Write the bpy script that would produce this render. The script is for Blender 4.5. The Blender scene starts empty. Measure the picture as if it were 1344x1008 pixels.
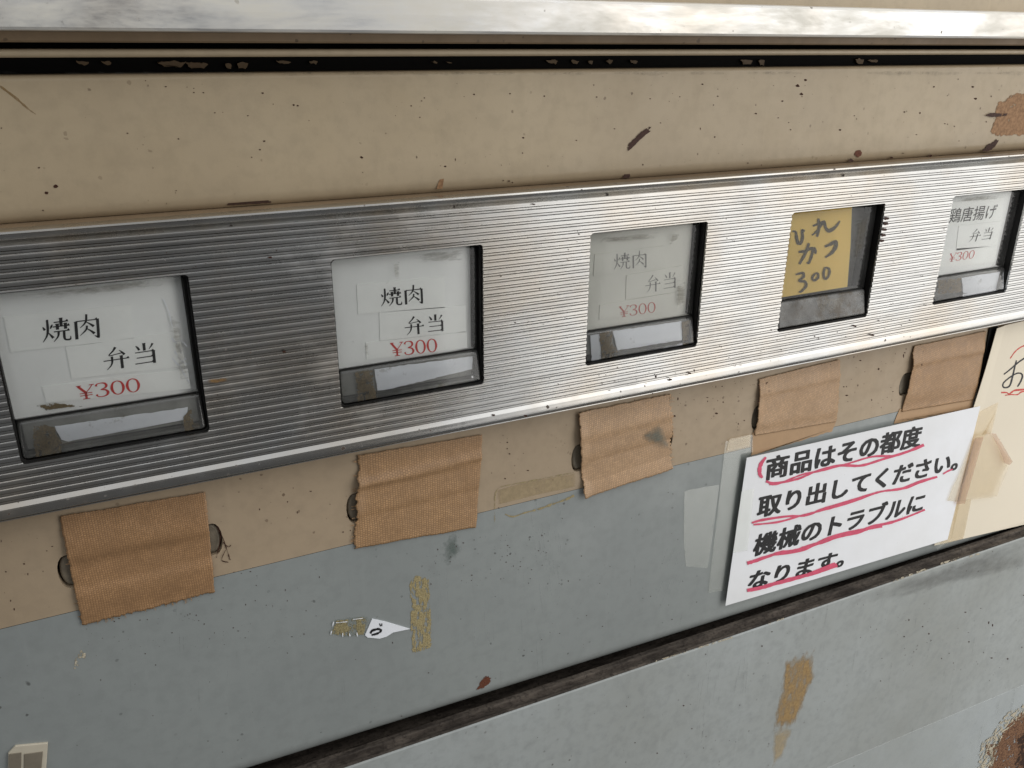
import bpy, bmesh, math, random
from mathutils import Vector, Matrix, noise, geometry

random.seed(7)
sc = bpy.context.scene
COL = sc.collection

# ------------------------------------------------------------------ camera
U = 0.07                                   # width of one product window in metres
F_PX = 1122.53                             # focal length in photo pixels (photo 1344 x 1008)
YAW, PITCH, ROLL = -0.457164, -0.382999, -0.0056884
CAM = Vector((0.57127, -4.977929, 2.19725)) * U
ROT = (Matrix.Rotation(YAW, 3, 'Z') @ Matrix.Rotation(PITCH, 3, 'X') @ Matrix.Rotation(ROLL, 3, 'Y'))
cd = bpy.data.cameras.new('camera')
cam = bpy.data.objects.new('camera', cd); COL.objects.link(cam)
cd.sensor_width = 36; cd.lens = F_PX / 1344 * 36; cd.clip_start = 0.01; cd.clip_end = 200
m = ROT.to_4x4()
bl = Matrix(((1, 0, 0, 0), (0, 0, -1, 0), (0, 1, 0, 0), (0, 0, 0, 1)))   # Blender camera looks along -Z
cam.matrix_world = Matrix.Translation(CAM) @ m @ bl
sc.camera = cam

# ------------------------------------------------------------------ light
wd = bpy.data.worlds.new('World'); sc.world = wd; wd.use_nodes = True
bg = wd.node_tree.nodes['Background']
# overcast surroundings: dull ground and far side, brighter towards the zenith
_t = wd.node_tree; _tc = _t.nodes.new('ShaderNodeTexCoord'); _sx = _t.nodes.new('ShaderNodeSeparateXYZ'); _mr = _t.nodes.new('ShaderNodeMapRange')
_t.links.new(_tc.outputs['Generated'], _sx.inputs[0]); _t.links.new(_sx.outputs[2], _mr.inputs[0])
_mr.interpolation_type = 'SMOOTHSTEP'; _mr.inputs[1].default_value = 0.05; _mr.inputs[2].default_value = 0.95; _mr.inputs[3].default_value = 0.095; _mr.inputs[4].default_value = 1.35
_t.links.new(_mr.outputs[0], bg.inputs[1])
bg.inputs[0].default_value = (0.98, 0.99, 1.0, 1)
sc.cycles.max_bounces = 6; sc.cycles.transparent_max_bounces = 12; sc.cycles.sample_clamp_indirect = 4
ld = bpy.data.lights.new('open_side_daylight', 'AREA')
ld.shape = 'RECTANGLE'; ld.size = 3.4; ld.size_y = 2.8; ld.energy = 55; ld.color = (1.0, 0.975, 0.94)
lo = bpy.data.objects.new('open_side_daylight', ld); COL.objects.link(lo)
lo.location = (2.46, -1.12, 0.30)
lo.rotation_euler = (math.radians(90), 0, 0)
sc.view_settings.view_transform = 'Standard'; sc.view_settings.look = 'None'
sc.view_settings.exposure = 0.0; sc.view_settings.gamma = 1.0
sc.view_settings.use_curve_mapping = False

# ------------------------------------------------------------------ helpers
def PX(u, v, y):
    """photo pixel -> point on the plane at depth y (metres) of the machine front"""
    d = ROT @ Vector(((u - 672) / F_PX, 1, (504 - v) / F_PX))
    return CAM + d * ((y - CAM.y) / d.y)

def Z(o):        # zoom window -> pixel converter
    ox, oy, s = o
    return lambda pts: [(ox + a / s, oy + b / s) for a, b in pts]

def srgb(r, g, b):
    f = lambda c: c / 12.92 if c <= 0.04045 else ((c + 0.055) / 1.055) ** 2.4
    return (f(r / 255), f(g / 255), f(b / 255), 1)

def link(name, me, mat, parent=None):
    o = bpy.data.objects.new(name, me); COL.objects.link(o)
    if mat is not None: me.materials.append(mat)
    if parent is not None: o.parent = parent
    return o

def empty(name, loc, label=None, cat=None, group=None):
    o = bpy.data.objects.new(name, None); COL.objects.link(o); o.location = loc
    o.empty_display_size = 0.01
    return tag(o, label, cat, group)

def tag(o, label=None, cat=None, group=None):
    if label: o['label'] = label
    if cat: o['category'] = cat
    if group: o['group'] = group
    return o

def from_bm(name, bm, mat, parent=None, smooth=False):
    bmesh.ops.recalc_face_normals(bm, faces=bm.faces)
    me = bpy.data.meshes.new(name); bm.to_mesh(me); bm.free()
    if smooth:
        for p in me.polygons: p.use_smooth = True
    o = link(name, me, mat)
    if parent is not None:
        o.parent = parent
        o.matrix_parent_inverse = Matrix.Translation(-root_loc(parent))
    return o

def root_loc(p):
    v = Vector((0, 0, 0))
    while p is not None:
        v += p.location; 
        if p.parent is not None: v += p.matrix_parent_inverse.translation
        p = p.parent
    return v

def prism(name, pts, thick, mat, parent=None, bevel=0.0, smooth=False):
    """polygon given by 3-D points facing the camera (-Y), given thickness going back (+Y)"""
    bm = bmesh.new()
    f = [bm.verts.new(p) for p in pts]
    b = [bm.verts.new(Vector(p) + Vector((0, thick, 0))) for p in pts]
    n = len(f)
    face = bm.faces.new(f)
    bm.faces.new(b[::-1])
    for i in range(n):
        bm.faces.new((f[i], b[i], b[(i + 1) % n], f[(i + 1) % n]))
    if bevel:
        bmesh.ops.bevel(bm, geom=list(face.edges), offset=bevel, segments=3, profile=0.5, affect='EDGES')
    bmesh.ops.triangulate(bm, faces=[q for q in bm.faces if len(q.verts) > 4])
    return from_bm(name, bm, mat, parent, smooth)

def jag(pts, step, amp, seed=0):
    """roughen a closed outline of 3-D points in the XZ plane"""
    rnd = random.Random(seed); out = []
    n = len(pts)
    for i in range(n):
        a, b = Vector(pts[i]), Vector(pts[(i + 1) % n])
        k = max(1, int((b - a).length / step))
        for j in range(k):
            p = a.lerp(b, j / k)
            out.append(p + Vector((rnd.uniform(-amp, amp), 0, rnd.uniform(-amp, amp))))
    return out

def patch(name, px, y, mat, parent, thick=0.0002, step=0.0012, amp=0.0004, seed=0):
    pts = [PX(u, v, y - thick) for u, v in px]
    if step: pts = jag(pts, step, amp, seed)
    return prism(name, pts, thick * 0.95, mat, parent)

def soft(name, px, y, mat, parent, seed=0, lift=.00012, grow=1.10, inner=.66, jit=.06):
    """stain or worn spot lying on a surface: a film whose 'core' value runs from 1 inside to 0 at its ragged rim"""
    rnd = random.Random(seed)
    pts = [PX(u, v, y - lift) for u, v in px]; n = len(pts); dense = []
    for i in range(n):
        for j in range(3): dense.append(pts[i].lerp(pts[(i + 1) % n], j / 3))
    c = sum(dense, Vector()) / len(dense); bm = bmesh.new(); lay = bm.verts.layers.float.new('core')
    out = []; inn = []
    for p in dense:
        k = 1 + rnd.uniform(-jit, jit)
        a = bm.verts.new(c + (p - c) * grow * k); b = bm.verts.new(c + (p - c) * inner * k); a[lay] = 0; b[lay] = 1; out.append(a); inn.append(b)
    m_ = bm.verts.new(c); m_[lay] = 1; k = len(out)
    for i in range(k):
        j = (i + 1) % k; bm.faces.new((out[i], out[j], inn[j], inn[i])); bm.faces.new((inn[i], inn[j], m_))
    return from_bm(name, bm, mat, parent)

def box(name, x0, x1, y0, y1, z0, z1, mat, parent=None, bevel=0.0, seg=3, smooth=False):
    bm = bmesh.new(); bmesh.ops.create_cube(bm, size=1)
    for v in bm.verts:
        v.co = Vector((x0 + (v.co.x + .5) * (x1 - x0), y0 + (v.co.y + .5) * (y1 - y0), z0 + (v.co.z + .5) * (z1 - z0)))
    if bevel: bmesh.ops.bevel(bm, geom=list(bm.edges), offset=bevel, segments=seg, profile=0.5, affect='EDGES')
    return from_bm(name, bm, mat, parent, smooth)

def extrude_profile(name, prof, x0, x1, mat, parent, smooth=False, nx=1):
    """open profile [(y, z)] swept along X"""
    bm = bmesh.new(); rows = []
    for i in range(nx + 1):
        x = x0 + (x1 - x0) * i / nx
        rows.append([bm.verts.new((x, y, z)) for y, z in prof])
    for a, b in zip(rows, rows[1:]):
        for i in range(len(prof) - 1):
            bm.faces.new((a[i], b[i], b[i + 1], a[i + 1]))
    return from_bm(name, bm, mat, parent, smooth)

def spline(pts, sub=6):
    out = []
    n = len(pts)
    if n < 3 : sub = 1 if n < 2 else sub
    for i in range(n - 1):
        p0, p1, p2, p3 = pts[max(i - 1, 0)], pts[i], pts[i + 1], pts[min(i + 2, n - 1)]
        for j in range(sub):
            t = j / sub
            out.append(tuple(0.5 * (2 * b + (c - a) * t + (2 * a - 5 * b + 4 * c - d) * t * t + (3 * b - a - 3 * c + d) * t ** 3)
                             for a, b, c, d in zip(p0, p1, p2, p3)))
    out.append(tuple(pts[-1]))
    return out

def ribbon(bm, pts, to3, y_jit=0.0):
    """pts: (a, b, width) in a 2-D frame; to3 maps (a, b) to 3-D"""
    n = len(pts); L = []; R = []
    for i in range(n):
        a = pts[max(i - 1, 0)]; b = pts[min(i + 1, n - 1)]
        dx, dy = b[0] - a[0], b[1] - a[1]; l = math.hypot(dx, dy) or 1
        nx, ny = -dy / l, dx / l; w = pts[i][2] / 2
        L.append(bm.verts.new(to3(pts[i][0] + nx * w, pts[i][1] + ny * w)))
        R.append(bm.verts.new(to3(pts[i][0] - nx * w, pts[i][1] - ny * w)))
    for i in range(n - 1):
        try: bm.faces.new((L[i], L[i + 1], R[i + 1], R[i]))
        except ValueError: pass

def strokes_px(name, lines, y, mat, parent, sub=6, rough=0.0, seed=1):
    """handwriting: each line a list of (u, v, width_px) in photo pixels on the plane y"""
    rnd = random.Random(seed)
    bm = bmesh.new()
    for k, ln in enumerate(lines):
        pts = spline(ln, sub)
        if rough: pts = [(a, b, w * (1 + rnd.uniform(-rough, rough))) for a, b, w in pts]
        ribbon(bm, pts, lambda a, b, k=k: PX(a, b, y - 0.00002 * k))
    return from_bm(name, bm, mat, parent)

# ------------------------------------------------------------------ materials
class NT:
    def __init__(s, name):
        s.m = bpy.data.materials.new(name); s.m.use_nodes = True
        s.t = s.m.node_tree; s.t.nodes.clear()
        s.out = s.n('ShaderNodeOutputMaterial')
        s.tc = s.n('ShaderNodeTexCoord')
        s.obj = s.tc.outputs['Object']
    def n(s, kind, **kw):
        nd = s.t.nodes.new(kind)
        for k, v in kw.items(): setattr(nd, k, v)
        return nd
    def l(s, a, b): s.t.links.new(a, b)
    def put(s, sock, v):
        if isinstance(v, bpy.types.NodeSocket): s.l(v, sock)
        else: sock.default_value = v
    def mapping(s, scale=(1, 1, 1), loc=(0, 0, 0), rot=(0, 0, 0)):
        g = s.n('ShaderNodeNewGeometry'); mp = s.n('ShaderNodeMapping')
        s.l(g.outputs['Position'], mp.inputs[0]); mp.inputs['Scale'].default_value = scale
        mp.inputs['Location'].default_value = loc; mp.inputs['Rotation'].default_value = rot
        return mp.outputs[0]
    def noise(s, scale, detail=4, rough=.55, vec=None, dist=0):
        nd = s.n('ShaderNodeTexNoise'); nd.inputs['Scale'].default_value = scale
        nd.inputs['Detail'].default_value = detail; nd.inputs['Roughness'].default_value = rough
        nd.inputs['Distortion'].default_value = dist
        s.l(vec if vec is not None else s.mapping(), nd.inputs['Vector']); return nd.outputs['Fac']
    def ramp(s, v, lo, hi, a=0.0, b=1.0):
        r = s.n('ShaderNodeMapRange'); r.clamp = True
        s.put(r.inputs[0], v); r.inputs[1].default_value = lo; r.inputs[2].default_value = hi
        r.inputs[3].default_value = a; r.inputs[4].default_value = b; return r.outputs[0]
    def math(s, op, a, b=0.0):
        nd = s.n('ShaderNodeMath', operation=op); s.put(nd.inputs[0], a); s.put(nd.inputs[1], b); return nd.outputs[0]
    def mix(s, f, a, b):
        nd = s.n('ShaderNodeMix', data_type='RGBA'); s.put(nd.inputs[0], f); s.put(nd.inputs[6], a); s.put(nd.inputs[7], b)
        return nd.outputs[2]
    def specks(s, scale, size, keep, vec=None):
        """scattered specks: voronoi cells, only a share 'keep' of them, random radius"""
        v = s.n('ShaderNodeTexVoronoi'); v.inputs['Scale'].default_value = scale
        base = vec if vec is not None else s.mapping()
        ns = s.n('ShaderNodeTexNoise'); ns.inputs['Scale'].default_value = scale * 2.2; ns.inputs['Detail'].default_value = 2
        s.l(base, ns.inputs['Vector'])
        add = s.n('ShaderNodeVectorMath', operation='MULTIPLY_ADD')
        s.l(ns.outputs['Color'], add.inputs[0]); add.inputs[1].default_value = (.35 / scale,) * 3; s.l(base, add.inputs[2])
        s.l(add.outputs[0], v.inputs['Vector'])
        sep = s.n('ShaderNodeSeparateColor'); s.l(v.outputs['Color'], sep.inputs[0])
        on = s.math('LESS_THAN', sep.outputs[0], keep)
        rad = s.math('MULTIPLY', sep.outputs[1], size)
        d = s.math('SUBTRACT', v.outputs['Distance'], rad)
        inside = s.ramp(d, 0.02, -0.03)
        return s.math('MULTIPLY', inside, on)
    def bump(s, h, strength=.3, dist=.0005):
        b = s.n('ShaderNodeBump'); b.inputs['Strength'].default_value = strength; b.inputs['Distance'].default_value = dist
        s.put(b.inputs['Height'], h); return b.outputs[0]
    def bsdf(s, color, rough=.5, metal=0.0, spec=.5, normal=None, alpha=None, **kw):
        p = s.n('ShaderNodeBsdfPrincipled'); s.put(p.inputs['Base Color'], color); s.put(p.inputs['Roughness'], rough)
        s.put(p.inputs['Metallic'], metal); s.put(p.inputs['Specular IOR Level'], spec)
        if normal is not None: s.l(normal, p.inputs['Normal'])
        if alpha is not None: s.put(p.inputs['Alpha'], alpha)
        for k, v in kw.items(): s.put(p.inputs[k], v)
        s.l(p.outputs[0], s.out.inputs[0]); return s.m

def paint(name, col, col2, speck, rough=.45, grime=.25, speckamt=1.0):
    t = NT(name)
    big = t.noise(6, 6, .62); fine = t.noise(160, 4, .6)
    streak = t.noise(1, 5, .6, vec=t.mapping((12, 12, 160)))
    vert = t.noise(1, 4, .6, vec=t.mapping((190, 190, 10)))
    c = t.mix(t.ramp(big, .35, .68), col, col2)
    c = t.mix(t.math('MULTIPLY', t.ramp(fine, .45, .75), grime), c, tuple(x * .62 for x in col[:3]) + (1,))
    c = t.mix(t.math('MULTIPLY', t.ramp(streak, .55, .8), grime * .5), c, tuple(x * .7 for x in col[:3]) + (1,))
    c = t.mix(t.math('MULTIPLY', t.ramp(vert, .6, .8), grime * .45), c, tuple(min(1, x * 1.25) for x in col[:3]) + (1,))
    cl = t.ramp(t.noise(16, 3), .38, .66)
    s1 = t.math('MULTIPLY', t.specks(170, .17, .10 * speckamt), t.ramp(cl, 0, 1, .35, 1))
    s2 = t.math('MULTIPLY', t.specks(330, .30, .08 * speckamt), cl)
    s3 = t.specks(60, .06, .16 * speckamt)
    sp = t.math('MAXIMUM', t.math('MAXIMUM', s1, s2), s3)
    c = t.mix(t.math('MULTIPLY', sp, .7), c, speck)
    h = t.math('ADD', t.math('MULTIPLY', fine, .25), t.math('MULTIPLY', sp, -.8))
    h = t.math('ADD', h, t.math('MULTIPLY', t.noise(900, 2), .22))
    return t.bsdf(c, t.ramp(t.noise(40, 4), .3, .7, rough - .08, rough + .12), 0, .4, t.bump(h, .28, .0003))

M_BEIGE = paint('beige_paint', srgb(182, 166, 139), srgb(168, 152, 127), srgb(84, 66, 46), .36, .3, .3)
M_BAND = paint('beige_band_paint', srgb(178, 159, 134), srgb(163, 145, 121), srgb(90, 70, 52), .5, .3, .6)
M_GREY = paint('grey_blue_paint', srgb(149, 154, 152), srgb(138, 143, 142), srgb(62, 62, 60), .36, .28, .4)
M_DOOR = paint('pale_grey_paint', srgb(162, 167, 166), srgb(147, 150, 146), srgb(76, 70, 62), .48, .45, .45)
M_KICK = paint('light_blue_grey_paint', srgb(166, 172, 173), srgb(154, 158, 155), srgb(72, 66, 58), .45, .25, .6)
M_LEDGE = paint('beige_ledge_paint', srgb(140, 120, 95), srgb(118, 99, 77), srgb(50, 36, 24), .6, .5, 1.6)

def metal(name, col, rough, dirt, stretch=(4, 4, 500), oxide=0.0, dirtamt=1.0):
    t = NT(name)
    sc_ = t.noise(1, 6, .7, vec=t.mapping(stretch)); big = t.noise(14, 5, .6)
    c = t.mix(t.ramp(big, .35, .7), col, tuple(x * .86 for x in col[:3]) + (1,))
    s1 = t.specks(190, .2, .10 * dirtamt); s2 = t.specks(520, .30, .07 * dirtamt)
    cl = t.ramp(t.noise(20, 4), .45, .62)
    sp = t.math('MAXIMUM', s1, t.math('MULTIPLY', s2, cl))
    dull = t.math('MULTIPLY', t.ramp(t.noise(26, 6, .65), .52, .72), .55)
    c = t.mix(t.math('MULTIPLY', t.ramp(t.noise(11, 6, .62), .44, .66), .65), c, (col[0] * .92, col[1] * .80, col[2] * .66, 1))
    c = t.mix(t.math('MULTIPLY', t.ramp(t.noise(1, 6, .65, vec=t.mapping((24, 24, 160))), .54, .74), .45), c, tuple(x * .5 for x in col[:3]) + (1,))
    c = t.mix(t.math('MULTIPLY', sp, .9), c, dirt)
    r = t.math('ADD', t.ramp(sc_, .3, .7, rough - .05, rough + .08), t.math('MULTIPLY', sp, .3))
    met = t.math('SUBTRACT', 1.0, t.math('MULTIPLY', sp, .85))
    if oxide:
        ox = t.math('MULTIPLY', t.ramp(t.noise(1, 7, .68, vec=t.mapping((16, 16, 70)), dist=.3), .36, .62), oxide)
        c = t.mix(ox, c, srgb(226, 222, 210)); met = t.math('MULTIPLY', met, t.math('SUBTRACT', 1.0, ox)); r = t.math('ADD', r, t.math('MULTIPLY', ox, .2))
    else:
        r = t.math('ADD', r, t.math('MULTIPLY', dull, .25))
    h = t.math('ADD', t.math('MULTIPLY', sc_, .15), t.math('MULTIPLY', t.noise(60, 3), .35))
    return t.bsdf(c, r, met, .5, t.bump(h, .10, .0006))

M_STRIP = metal('ribbed_aluminium', (.57, .57, .56, 1), .26, srgb(60, 42, 28), (4, 4, 500), 0, 1.5)
M_RAIL = metal('oxidised_aluminium', (.86, .87, .88, 1), .34, srgb(80, 66, 50), (3, 3, 90), .85, .8)
M_EDGE = metal('bare_aluminium_edge', (.86, .86, .85, 1), .2, srgb(90, 70, 50))

def plain(name, col, rough=.6, spec=.4, var=.15, scale=60, bumpd=.0002, metal_=0.0):
    t = NT(name); n = t.noise(scale, 5, .6)
    c = t.mix(t.ramp(n, .3, .7), col, tuple(x * (1 - var) for x in col[:3]) + (1,))
    return t.bsdf(c, rough, metal_, spec, t.bump(t.noise(scale * 6, 3), .3, bumpd))

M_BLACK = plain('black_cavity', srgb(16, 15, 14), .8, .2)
M_RUBBER = plain('black_gasket', srgb(22, 21, 20), .55, .3, .4, 120)
M_BACK = plain('dark_grey_backing', srgb(124, 125, 122), .5, .3, .3, 40)
M_CORE = plain('grey_button_core', srgb(150, 150, 144), .5, .3, .35, 90)
M_CARD = plain('white_card', srgb(243, 245, 243), .6, .3, .07, 40, .0001)
M_STRIPP = plain('white_paper_strip', srgb(246, 248, 245), .6, .3, .05, 50, .0001)
M_CARD3 = plain('faded_card', srgb(222, 222, 214), .6, .3, .12, 45, .0001)
M_YELLOW = plain('yellowed_note_paper', srgb(228, 198, 112), .65, .3, .12, 50, .0001)
def notice_paper():
    t = NT('white_notice_paper'); n = t.noise(22, 4, .5); f = t.noise(7, 3)
    c = t.mix(t.ramp(n, .3, .75), srgb(240, 242, 246), srgb(230, 231, 232)); c = t.mix(t.math('MULTIPLY', t.specks(150, .12, .06), .5), c, srgb(150, 140, 124))
    return t.bsdf(c, .5, 0, .4, t.bump(t.math('ADD', f, t.math('MULTIPLY', n, .25)), .6, .006))
M_SIGN = notice_paper()
M_CREAM = plain('cream_paper', srgb(232, 222, 202), .65, .3, .04, 14, .0001)
M_SLIP = plain('white_slip', srgb(238, 241, 246), .6, .3, .08, 70, .0001)
M_INK = plain('black_ink', srgb(20, 20, 22), .5, .4, .1)
M_INK3 = plain('faded_ink', srgb(142, 141, 138), .6, .3, .25, 300)
M_RED = plain('red_ink', srgb(206, 62, 58), .5, .4, .15, 300)
M_RED3 = plain('faded_red_ink', srgb(198, 112, 106), .6, .3, .2, 300)
M_PINK = plain('pink_marker', srgb(226, 92, 122), .5, .3, .25, 260)
M_REDM = plain('red_marker', srgb(216, 84, 74), .5, .3, .25, 260)
M_PEN = plain('felt_pen', srgb(46, 46, 50), .5, .3, .2, 300)
M_GREYPEN = plain('washed_out_felt_pen', srgb(84, 78, 62), .55, .3, .4, 400)
def rust():
    t = NT('rust'); n = t.noise(150, 6, .7); f = t.noise(520, 4, .65)
    c = t.mix(t.ramp(n, .35, .65), srgb(62, 38, 26), srgb(122, 84, 58)); c = t.mix(t.ramp(f, .58, .70), c, srgb(176, 140, 100)); c = t.mix(t.ramp(t.noise(330, 5, .6), .56, .68), c, srgb(34, 24, 20))
    return t.bsdf(c, .85, 0, .2, t.bump(t.math('ADD', n, f), .8, .0012))
M_RUST = rust()
M_CHIP = plain('brown_primer', srgb(70, 45, 36), .8, .15, .35, 300, .0006)
M_TANRES = plain('tan_residue', srgb(150, 114, 78), .8, .15, .35, 140, .0005)
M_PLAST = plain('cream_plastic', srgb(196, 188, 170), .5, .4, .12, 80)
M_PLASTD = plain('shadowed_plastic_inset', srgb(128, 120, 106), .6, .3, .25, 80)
M_GPLAST = plain('grey_plastic', srgb(124, 114, 98), .5, .4, .4, 200, .0004)
M_WHITECHIP = plain('flaked_white_paint', srgb(206, 200, 184), .7, .2, .2, 300, .0006)

def dirt_metal():
    t = NT('grimy_ledge')
    n = t.noise(1, 6, .65, vec=t.mapping((40, 160, 160))); f = t.noise(420, 4, .6)
    c = t.mix(t.ramp(n, .38, .66), srgb(48, 42, 37), srgb(92, 84, 76))
    c = t.mix(t.ramp(f, .5, .75), c, srgb(30, 24, 20))
    return t.bsdf(c, .75, 0, .3, t.bump(t.math('ADD', n, f), .5, .0008))
M_GRIME = dirt_metal()

def residue(name, col, lo, hi, scale):
    """patchy glue film: holes show the paint behind"""
    t = NT(name); n = t.noise(scale, 6, .7); f = t.noise(1, 4, .6, vec=t.mapping((900, 300, 160)))
    a = t.ramp(t.math('ADD', t.math('MULTIPLY', n, .7), t.math('MULTIPLY', f, .3)), lo, hi)
    c = t.mix(t.ramp(f, .3, .7), col, tuple(x * .6 for x in col[:3]) + (1,))
    m_ = t.bsdf(c, .6, 0, .4, t.bump(n, .5, .0006), alpha=a)
    return m_
def stain(name, c1, c2, scale, lo=.28, hi=.48, amt=1.0, amp=1.0, rough=.7, stretch=(1, 1, 1), relief=.4):
    t = NT(name); at = t.n('ShaderNodeAttribute'); at.attribute_name = 'core'
    n = t.noise(1, 6, .68, vec=t.mapping(tuple(scale * q for q in stretch))); f = t.noise(scale * 3.1, 4, .6)
    v = t.math('ADD', at.outputs['Fac'], t.math('MULTIPLY', t.math('SUBTRACT', n, .5), amp * 2))
    a = t.math('MULTIPLY', t.ramp(v, lo, hi), amt)
    c = t.mix(t.ramp(f, .35, .65), c1, c2)
    return t.bsdf(c, rough, 0, .35, t.bump(t.math('ADD', n, f), relief, .0005), alpha=a)
S_CHIP = stain('chipped_primer', srgb(72, 46, 36), srgb(52, 32, 25), 420, .5, .6, 1, 1.6)
S_EDGE = stain('rusty_edge', srgb(72, 48, 34), srgb(48, 32, 24), 420, .22, .32, 1, 1.0)
S_RUSTSPOT = stain('rusty_chip', srgb(112, 64, 42), srgb(80, 44, 30), 420, .5, .6, 1, 1.6)
S_TAN = stain('bare_tan_primer', srgb(160, 124, 90), srgb(126, 95, 66), 140, .55, .62, 1, 1.5)
S_TANSOFT = stain('tan_scratch', srgb(146, 116, 76), srgb(122, 94, 60), 260, .2, .9, .8)
S_RUST = stain('rust_bloom', srgb(74, 46, 32), srgb(132, 98, 70), 170, .55, .66, 1, 1.8, .85, (1, 1, 1), .9)
S_BLACKRUST = stain('dark_rust', srgb(34, 25, 20), srgb(66, 42, 30), 240, .75, 1.0, .9, 1.3, .85, (1, 1, 1), .9)
S_FLAKE = stain('flaking_cream_paint', srgb(206, 198, 178), srgb(150, 138, 114), 330, .98, 1.06, 1, 1.8, .7, (1, 1, 1), .9)
S_GLUE = stain('dry_glue', srgb(184, 170, 128), srgb(150, 134, 94), 330, .86, 1.0, .9, 1.5, .6, (1.6, 1, .5), .9)
S_GLUEB = stain('brown_glue', srgb(176, 146, 98), srgb(150, 120, 76), 160, .25, 1.15, .85, 1.1, .6, (1.5, 1, .6))
S_GHOST = stain('tape_ghost_film', srgb(190, 170, 134), srgb(172, 154, 120), 120, .2, 1.0, .6, .8)
S_GREEN = stain('greenish_stain', srgb(98, 112, 106), srgb(110, 120, 114), 170, .2, 1.4, .8, 1.2)
S_SOOT = stain('sooty_smear', srgb(52, 46, 40), srgb(70, 62, 54), 60, .2, 1.9, .5, .9, .8, (1, 1, 2.5))
S_BROWN = stain('crumbling_brown_tape', srgb(126, 108, 74), srgb(92, 78, 52), 420, .72, .86, .95, 1.4, .7)
M_GLUE = residue('dried_glue', srgb(176, 160, 118), .42, .5, 260)
M_GLUEB = residue('brown_dried_glue', srgb(160, 130, 84), .30, .72, 120)
M_GLUEG = residue('green_stain', srgb(104, 118, 112), .38, .80, 160)
M_SOOT = residue('dark_grime', srgb(44, 36, 28), .40, .66, 220)
M_SCUFF = residue('pale_scuff', srgb(176, 182, 180), .45, 1.1, 400)
M_FAINT = residue('faint_dirt', srgb(84, 84, 80), .42, 1.5, 300)
M_GHOST = residue('old_tape_ghost', srgb(182, 162, 128), .46, .62, 90)
M_BROWNSLIP = residue('crumbled_brown_tape', srgb(128, 110, 76), .36, .42, 420)

def clear(name, tint, amount, rough=.12, haze=.1, spec=.5, dirt=None):
    """clear plastic film or moulding: mostly see-through, with a glossy skin and a little haze"""
    t = NT(name)
    tr = t.n('ShaderNodeBsdfTransparent'); tr.inputs[0].default_value = tint
    hz = t.n('ShaderNodeBsdfDiffuse'); hz.inputs[0].default_value = (.62, .62, .60, 1)
    n = t.noise(70, 5, .65)
    m1 = t.n('ShaderNodeMixShader'); t.put(m1.inputs[0], t.ramp(n, .3, .75, haze * .4, haze * 1.7))
    t.l(tr.outputs[0], m1.inputs[1]); t.l(hz.outputs[0], m1.inputs[2])
    last = m1
    if dirt:
        dd = t.n('ShaderNodeBsdfDiffuse'); dd.inputs[0].default_value = dirt[0]
        md = t.n('ShaderNodeMixShader'); t.put(md.inputs[0], t.math('MULTIPLY', t.ramp(t.noise(130, 6, .7), dirt[1], dirt[1] + .14), dirt[2]))
        t.l(m1.outputs[0], md.inputs[1]); t.l(dd.outputs[0], md.inputs[2]); last = md
    gl = t.n('ShaderNodeBsdfGlossy'); gl.inputs['Roughness'].default_value = rough; gl.inputs[0].default_value = (1, 1, 1, 1)
    b = t.bump(t.noise(180, 3), .12, .0004); t.l(b, gl.inputs['Normal'])
    fr = t.n('ShaderNodeFresnel'); fr.inputs[0].default_value = 1.45
    m2 = t.n('ShaderNodeMixShader'); t.put(m2.inputs[0], t.math('MULTIPLY', fr.outputs[0], amount))
    t.l(last.outputs[0], m2.inputs[1]); t.l(gl.outputs[0], m2.inputs[2]); t.l(m2.outputs[0], t.out.inputs[0])
    return t.m
M_COVER = clear('clear_acrylic', (.99, .99, .985, 1), .7, .10, .03, dirt=(srgb(88, 78, 60), .66, .5))
M_BAR = clear('scuffed_clear_acrylic', (.96, .965, .96, 1), 1.3, .14, .05, dirt=(srgb(100, 88, 66), .60, .5))
M_BARDK = clear('grimy_clear_acrylic', (.6, .58, .55, 1), .9, .25, .22, dirt=(srgb(80, 70, 56), .5, .8))
M_FILM = clear('clear_sticky_tape', (.97, .975, .965, 1), .14, .3, .016)
M_FILMB = clear('yellowed_sticky_tape', (.965, .94, .89, 1), .16, .3, .025)
M_FILMP = clear('aged_pinkish_tape', (.88, .81, .76, 1), .16, .35, .03)

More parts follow.
